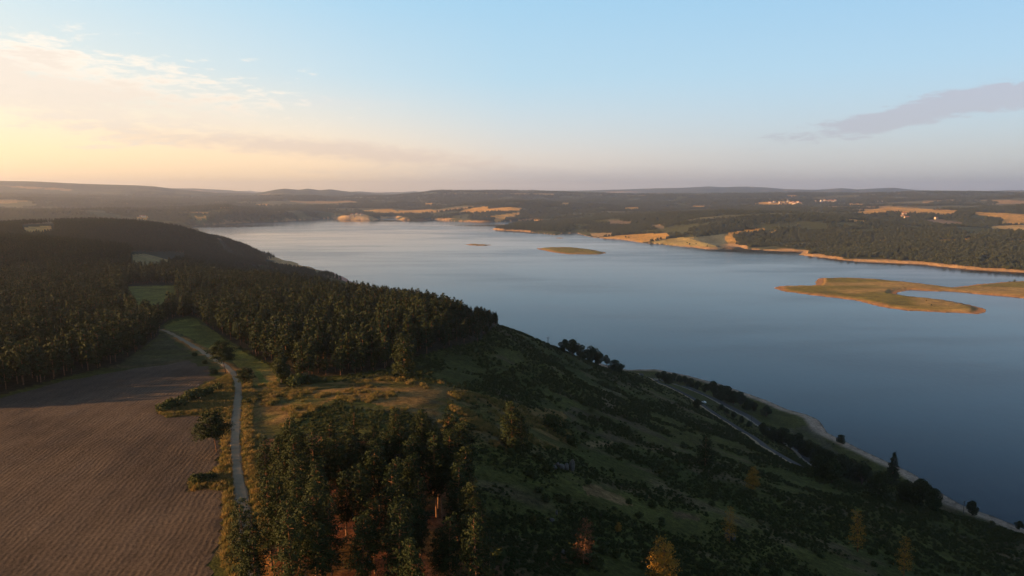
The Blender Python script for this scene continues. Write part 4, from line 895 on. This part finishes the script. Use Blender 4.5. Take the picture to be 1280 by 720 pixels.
# ------------------------------------------------------------------ villages across the lake
hw = simple('render_wall', (.62, .50, .38), .9, .1, .2, .3); hr = simple('clay_tiles', (.34, .15, .09), .9, .1, .2, .3); hl = simple('pale_render_wall', (.55, .50, .45), .9, .1, .1, .3); hs = simple('slate_roof', (.20, .17, .17), .9, .1, .2, .3)
hg = simple('window_dark', (.03, .03, .035), .3, .5, .1)
def house(p, q, L_, Wd, hh, rz, lb, grp, pale=0, slate=0):
    x, y, z = ground_at(p, q, 0, 16000); r = empty('house', (x, y, z - .5), rz); tag(r, lb, 'house', grp)
    a, b = L_ / 2, Wd / 2; rh = Wd * .35
    V = [(-a, -b, 0), (a, -b, 0), (a, b, 0), (-a, b, 0), (-a, -b, hh), (a, -b, hh), (a, b, hh), (-a, b, hh), (-a, 0, hh + rh), (a, 0, hh + rh)]
    link('wall', mesh('wall', V, [(0, 1, 5, 4), (1, 2, 6, 9, 5), (2, 3, 7, 6), (3, 0, 4, 8, 7)]), hl if pale else hw, r)
    e = .5; V = [(-a - e, -b - e, hh - .2), (a + e, -b - e, hh - .2), (a + e, 0, hh + rh + .1), (-a - e, 0, hh + rh + .1), (a + e, b + e, hh - .2), (-a - e, b + e, hh - .2)]; V2 = [(q_[0], q_[1], q_[2] + .3) for q_ in V]
    link('roof', mesh('roof', V + V2, [(1, 0, 3, 2), (2, 3, 5, 4), (6, 7, 8, 9), (9, 8, 10, 11), (0, 1, 7, 6), (4, 5, 11, 10), (0, 6, 9, 3), (3, 9, 11, 5), (1, 2, 8, 7), (2, 4, 10, 8)]), hs if slate else hr, r)
    for k in (-.6, -.2, .2, .6):
        for zz_ in ((1.5, 3.2) if hh > 5 else (1.2,)):
            link('window', mesh('window', [(k * a - .6, -b - .05, zz_), (k * a + .6, -b - .05, zz_), (k * a + .6, -b - .05, zz_ + 1.3), (k * a - .6, -b - .05, zz_ + 1.3)], [(0, 1, 2, 3)]), hg, r)
rng = np.random.default_rng(51)
VIL = [('golden village on the skyline meadow', [(962, 254), (968, 253.5), (975, 254.5), (981, 254), (985, 252), (988, 254), (991, 253), (994, 254.5), (997, 253.5), (1000, 255), (984, 250.8), (992, 255.5)]),
       ('white-walled village right of the golden one', [(1019, 251.5), (1023, 252.5), (1027, 252), (1031, 251.3), (1035, 252.5), (1038, 251.8), (1041, 252.8), (1044, 251)]),
       ('hamlet among the golden fields', [(1128, 271), (1133, 273), (1130, 268.5), (1170, 274), (1096, 252), (1102, 252.5), (1066, 251)]),
       ('hamlet above the far golden spit', [(440, 269), (446, 268), (452, 269), (436, 271), (443, 271.5)]),
       ('farm in the hazy valley', [(423, 258), (516, 262), (176, 271), (180, 272)])]
for v, (nm, L0) in enumerate(VIL):
    for i, (p, q) in enumerate(L0):
        pale = (v == 1 and i % 2 == 0) or (v == 0 and i in (4, 10)) or (v == 2 and i > 3); big = rng.uniform(1.2, 2.0) * (1.25 if v < 2 else 1)
        house(p, q, rng.uniform(9, 14) * big, 8 * big, rng.uniform(4, 6.5) * big, rng.uniform(-.5, .5), f"{'pale' if pale else 'tan'} house with {'grey' if pale and v != 1 else 'red'} roof, {['first', 'second', 'third', 'fourth', 'fifth', 'sixth', 'seventh', 'eighth', 'ninth', 'tenth', 'eleventh', 'twelfth'][i]} in the {nm}", nm, pale, pale and v != 1)

# ------------------------------------------------------------------ evening haze
HZ = Mat('haze_air'); pv_ = HZ.n('ShaderNodeVolumePrincipled'); pv_.inputs['Color'].default_value = (.84, .86, 1.0, 1); pv_.inputs['Density'].default_value = 5.2e-5; pv_.inputs['Anisotropy'].default_value = .68
HZ.l(pv_.outputs[0], HZ.out.inputs['Volume'])
S_ = 28500; z0, z1 = -8.0, 620.0
V = [(-S_, -S_, z0), (S_, -S_, z0), (S_, S_, z0), (-S_, S_, z0), (-S_, -S_, z1), (S_, -S_, z1), (S_, S_, z1), (-S_, S_, z1)]
tag(link('haze', mesh('haze', V, [(3, 2, 1, 0), (4, 5, 6, 7), (0, 1, 5, 4), (1, 2, 6, 5), (2, 3, 7, 6), (3, 0, 4, 7)]), HZ.m), 'thin evening haze lying over the whole lake valley', 'haze', None, 'stuff')
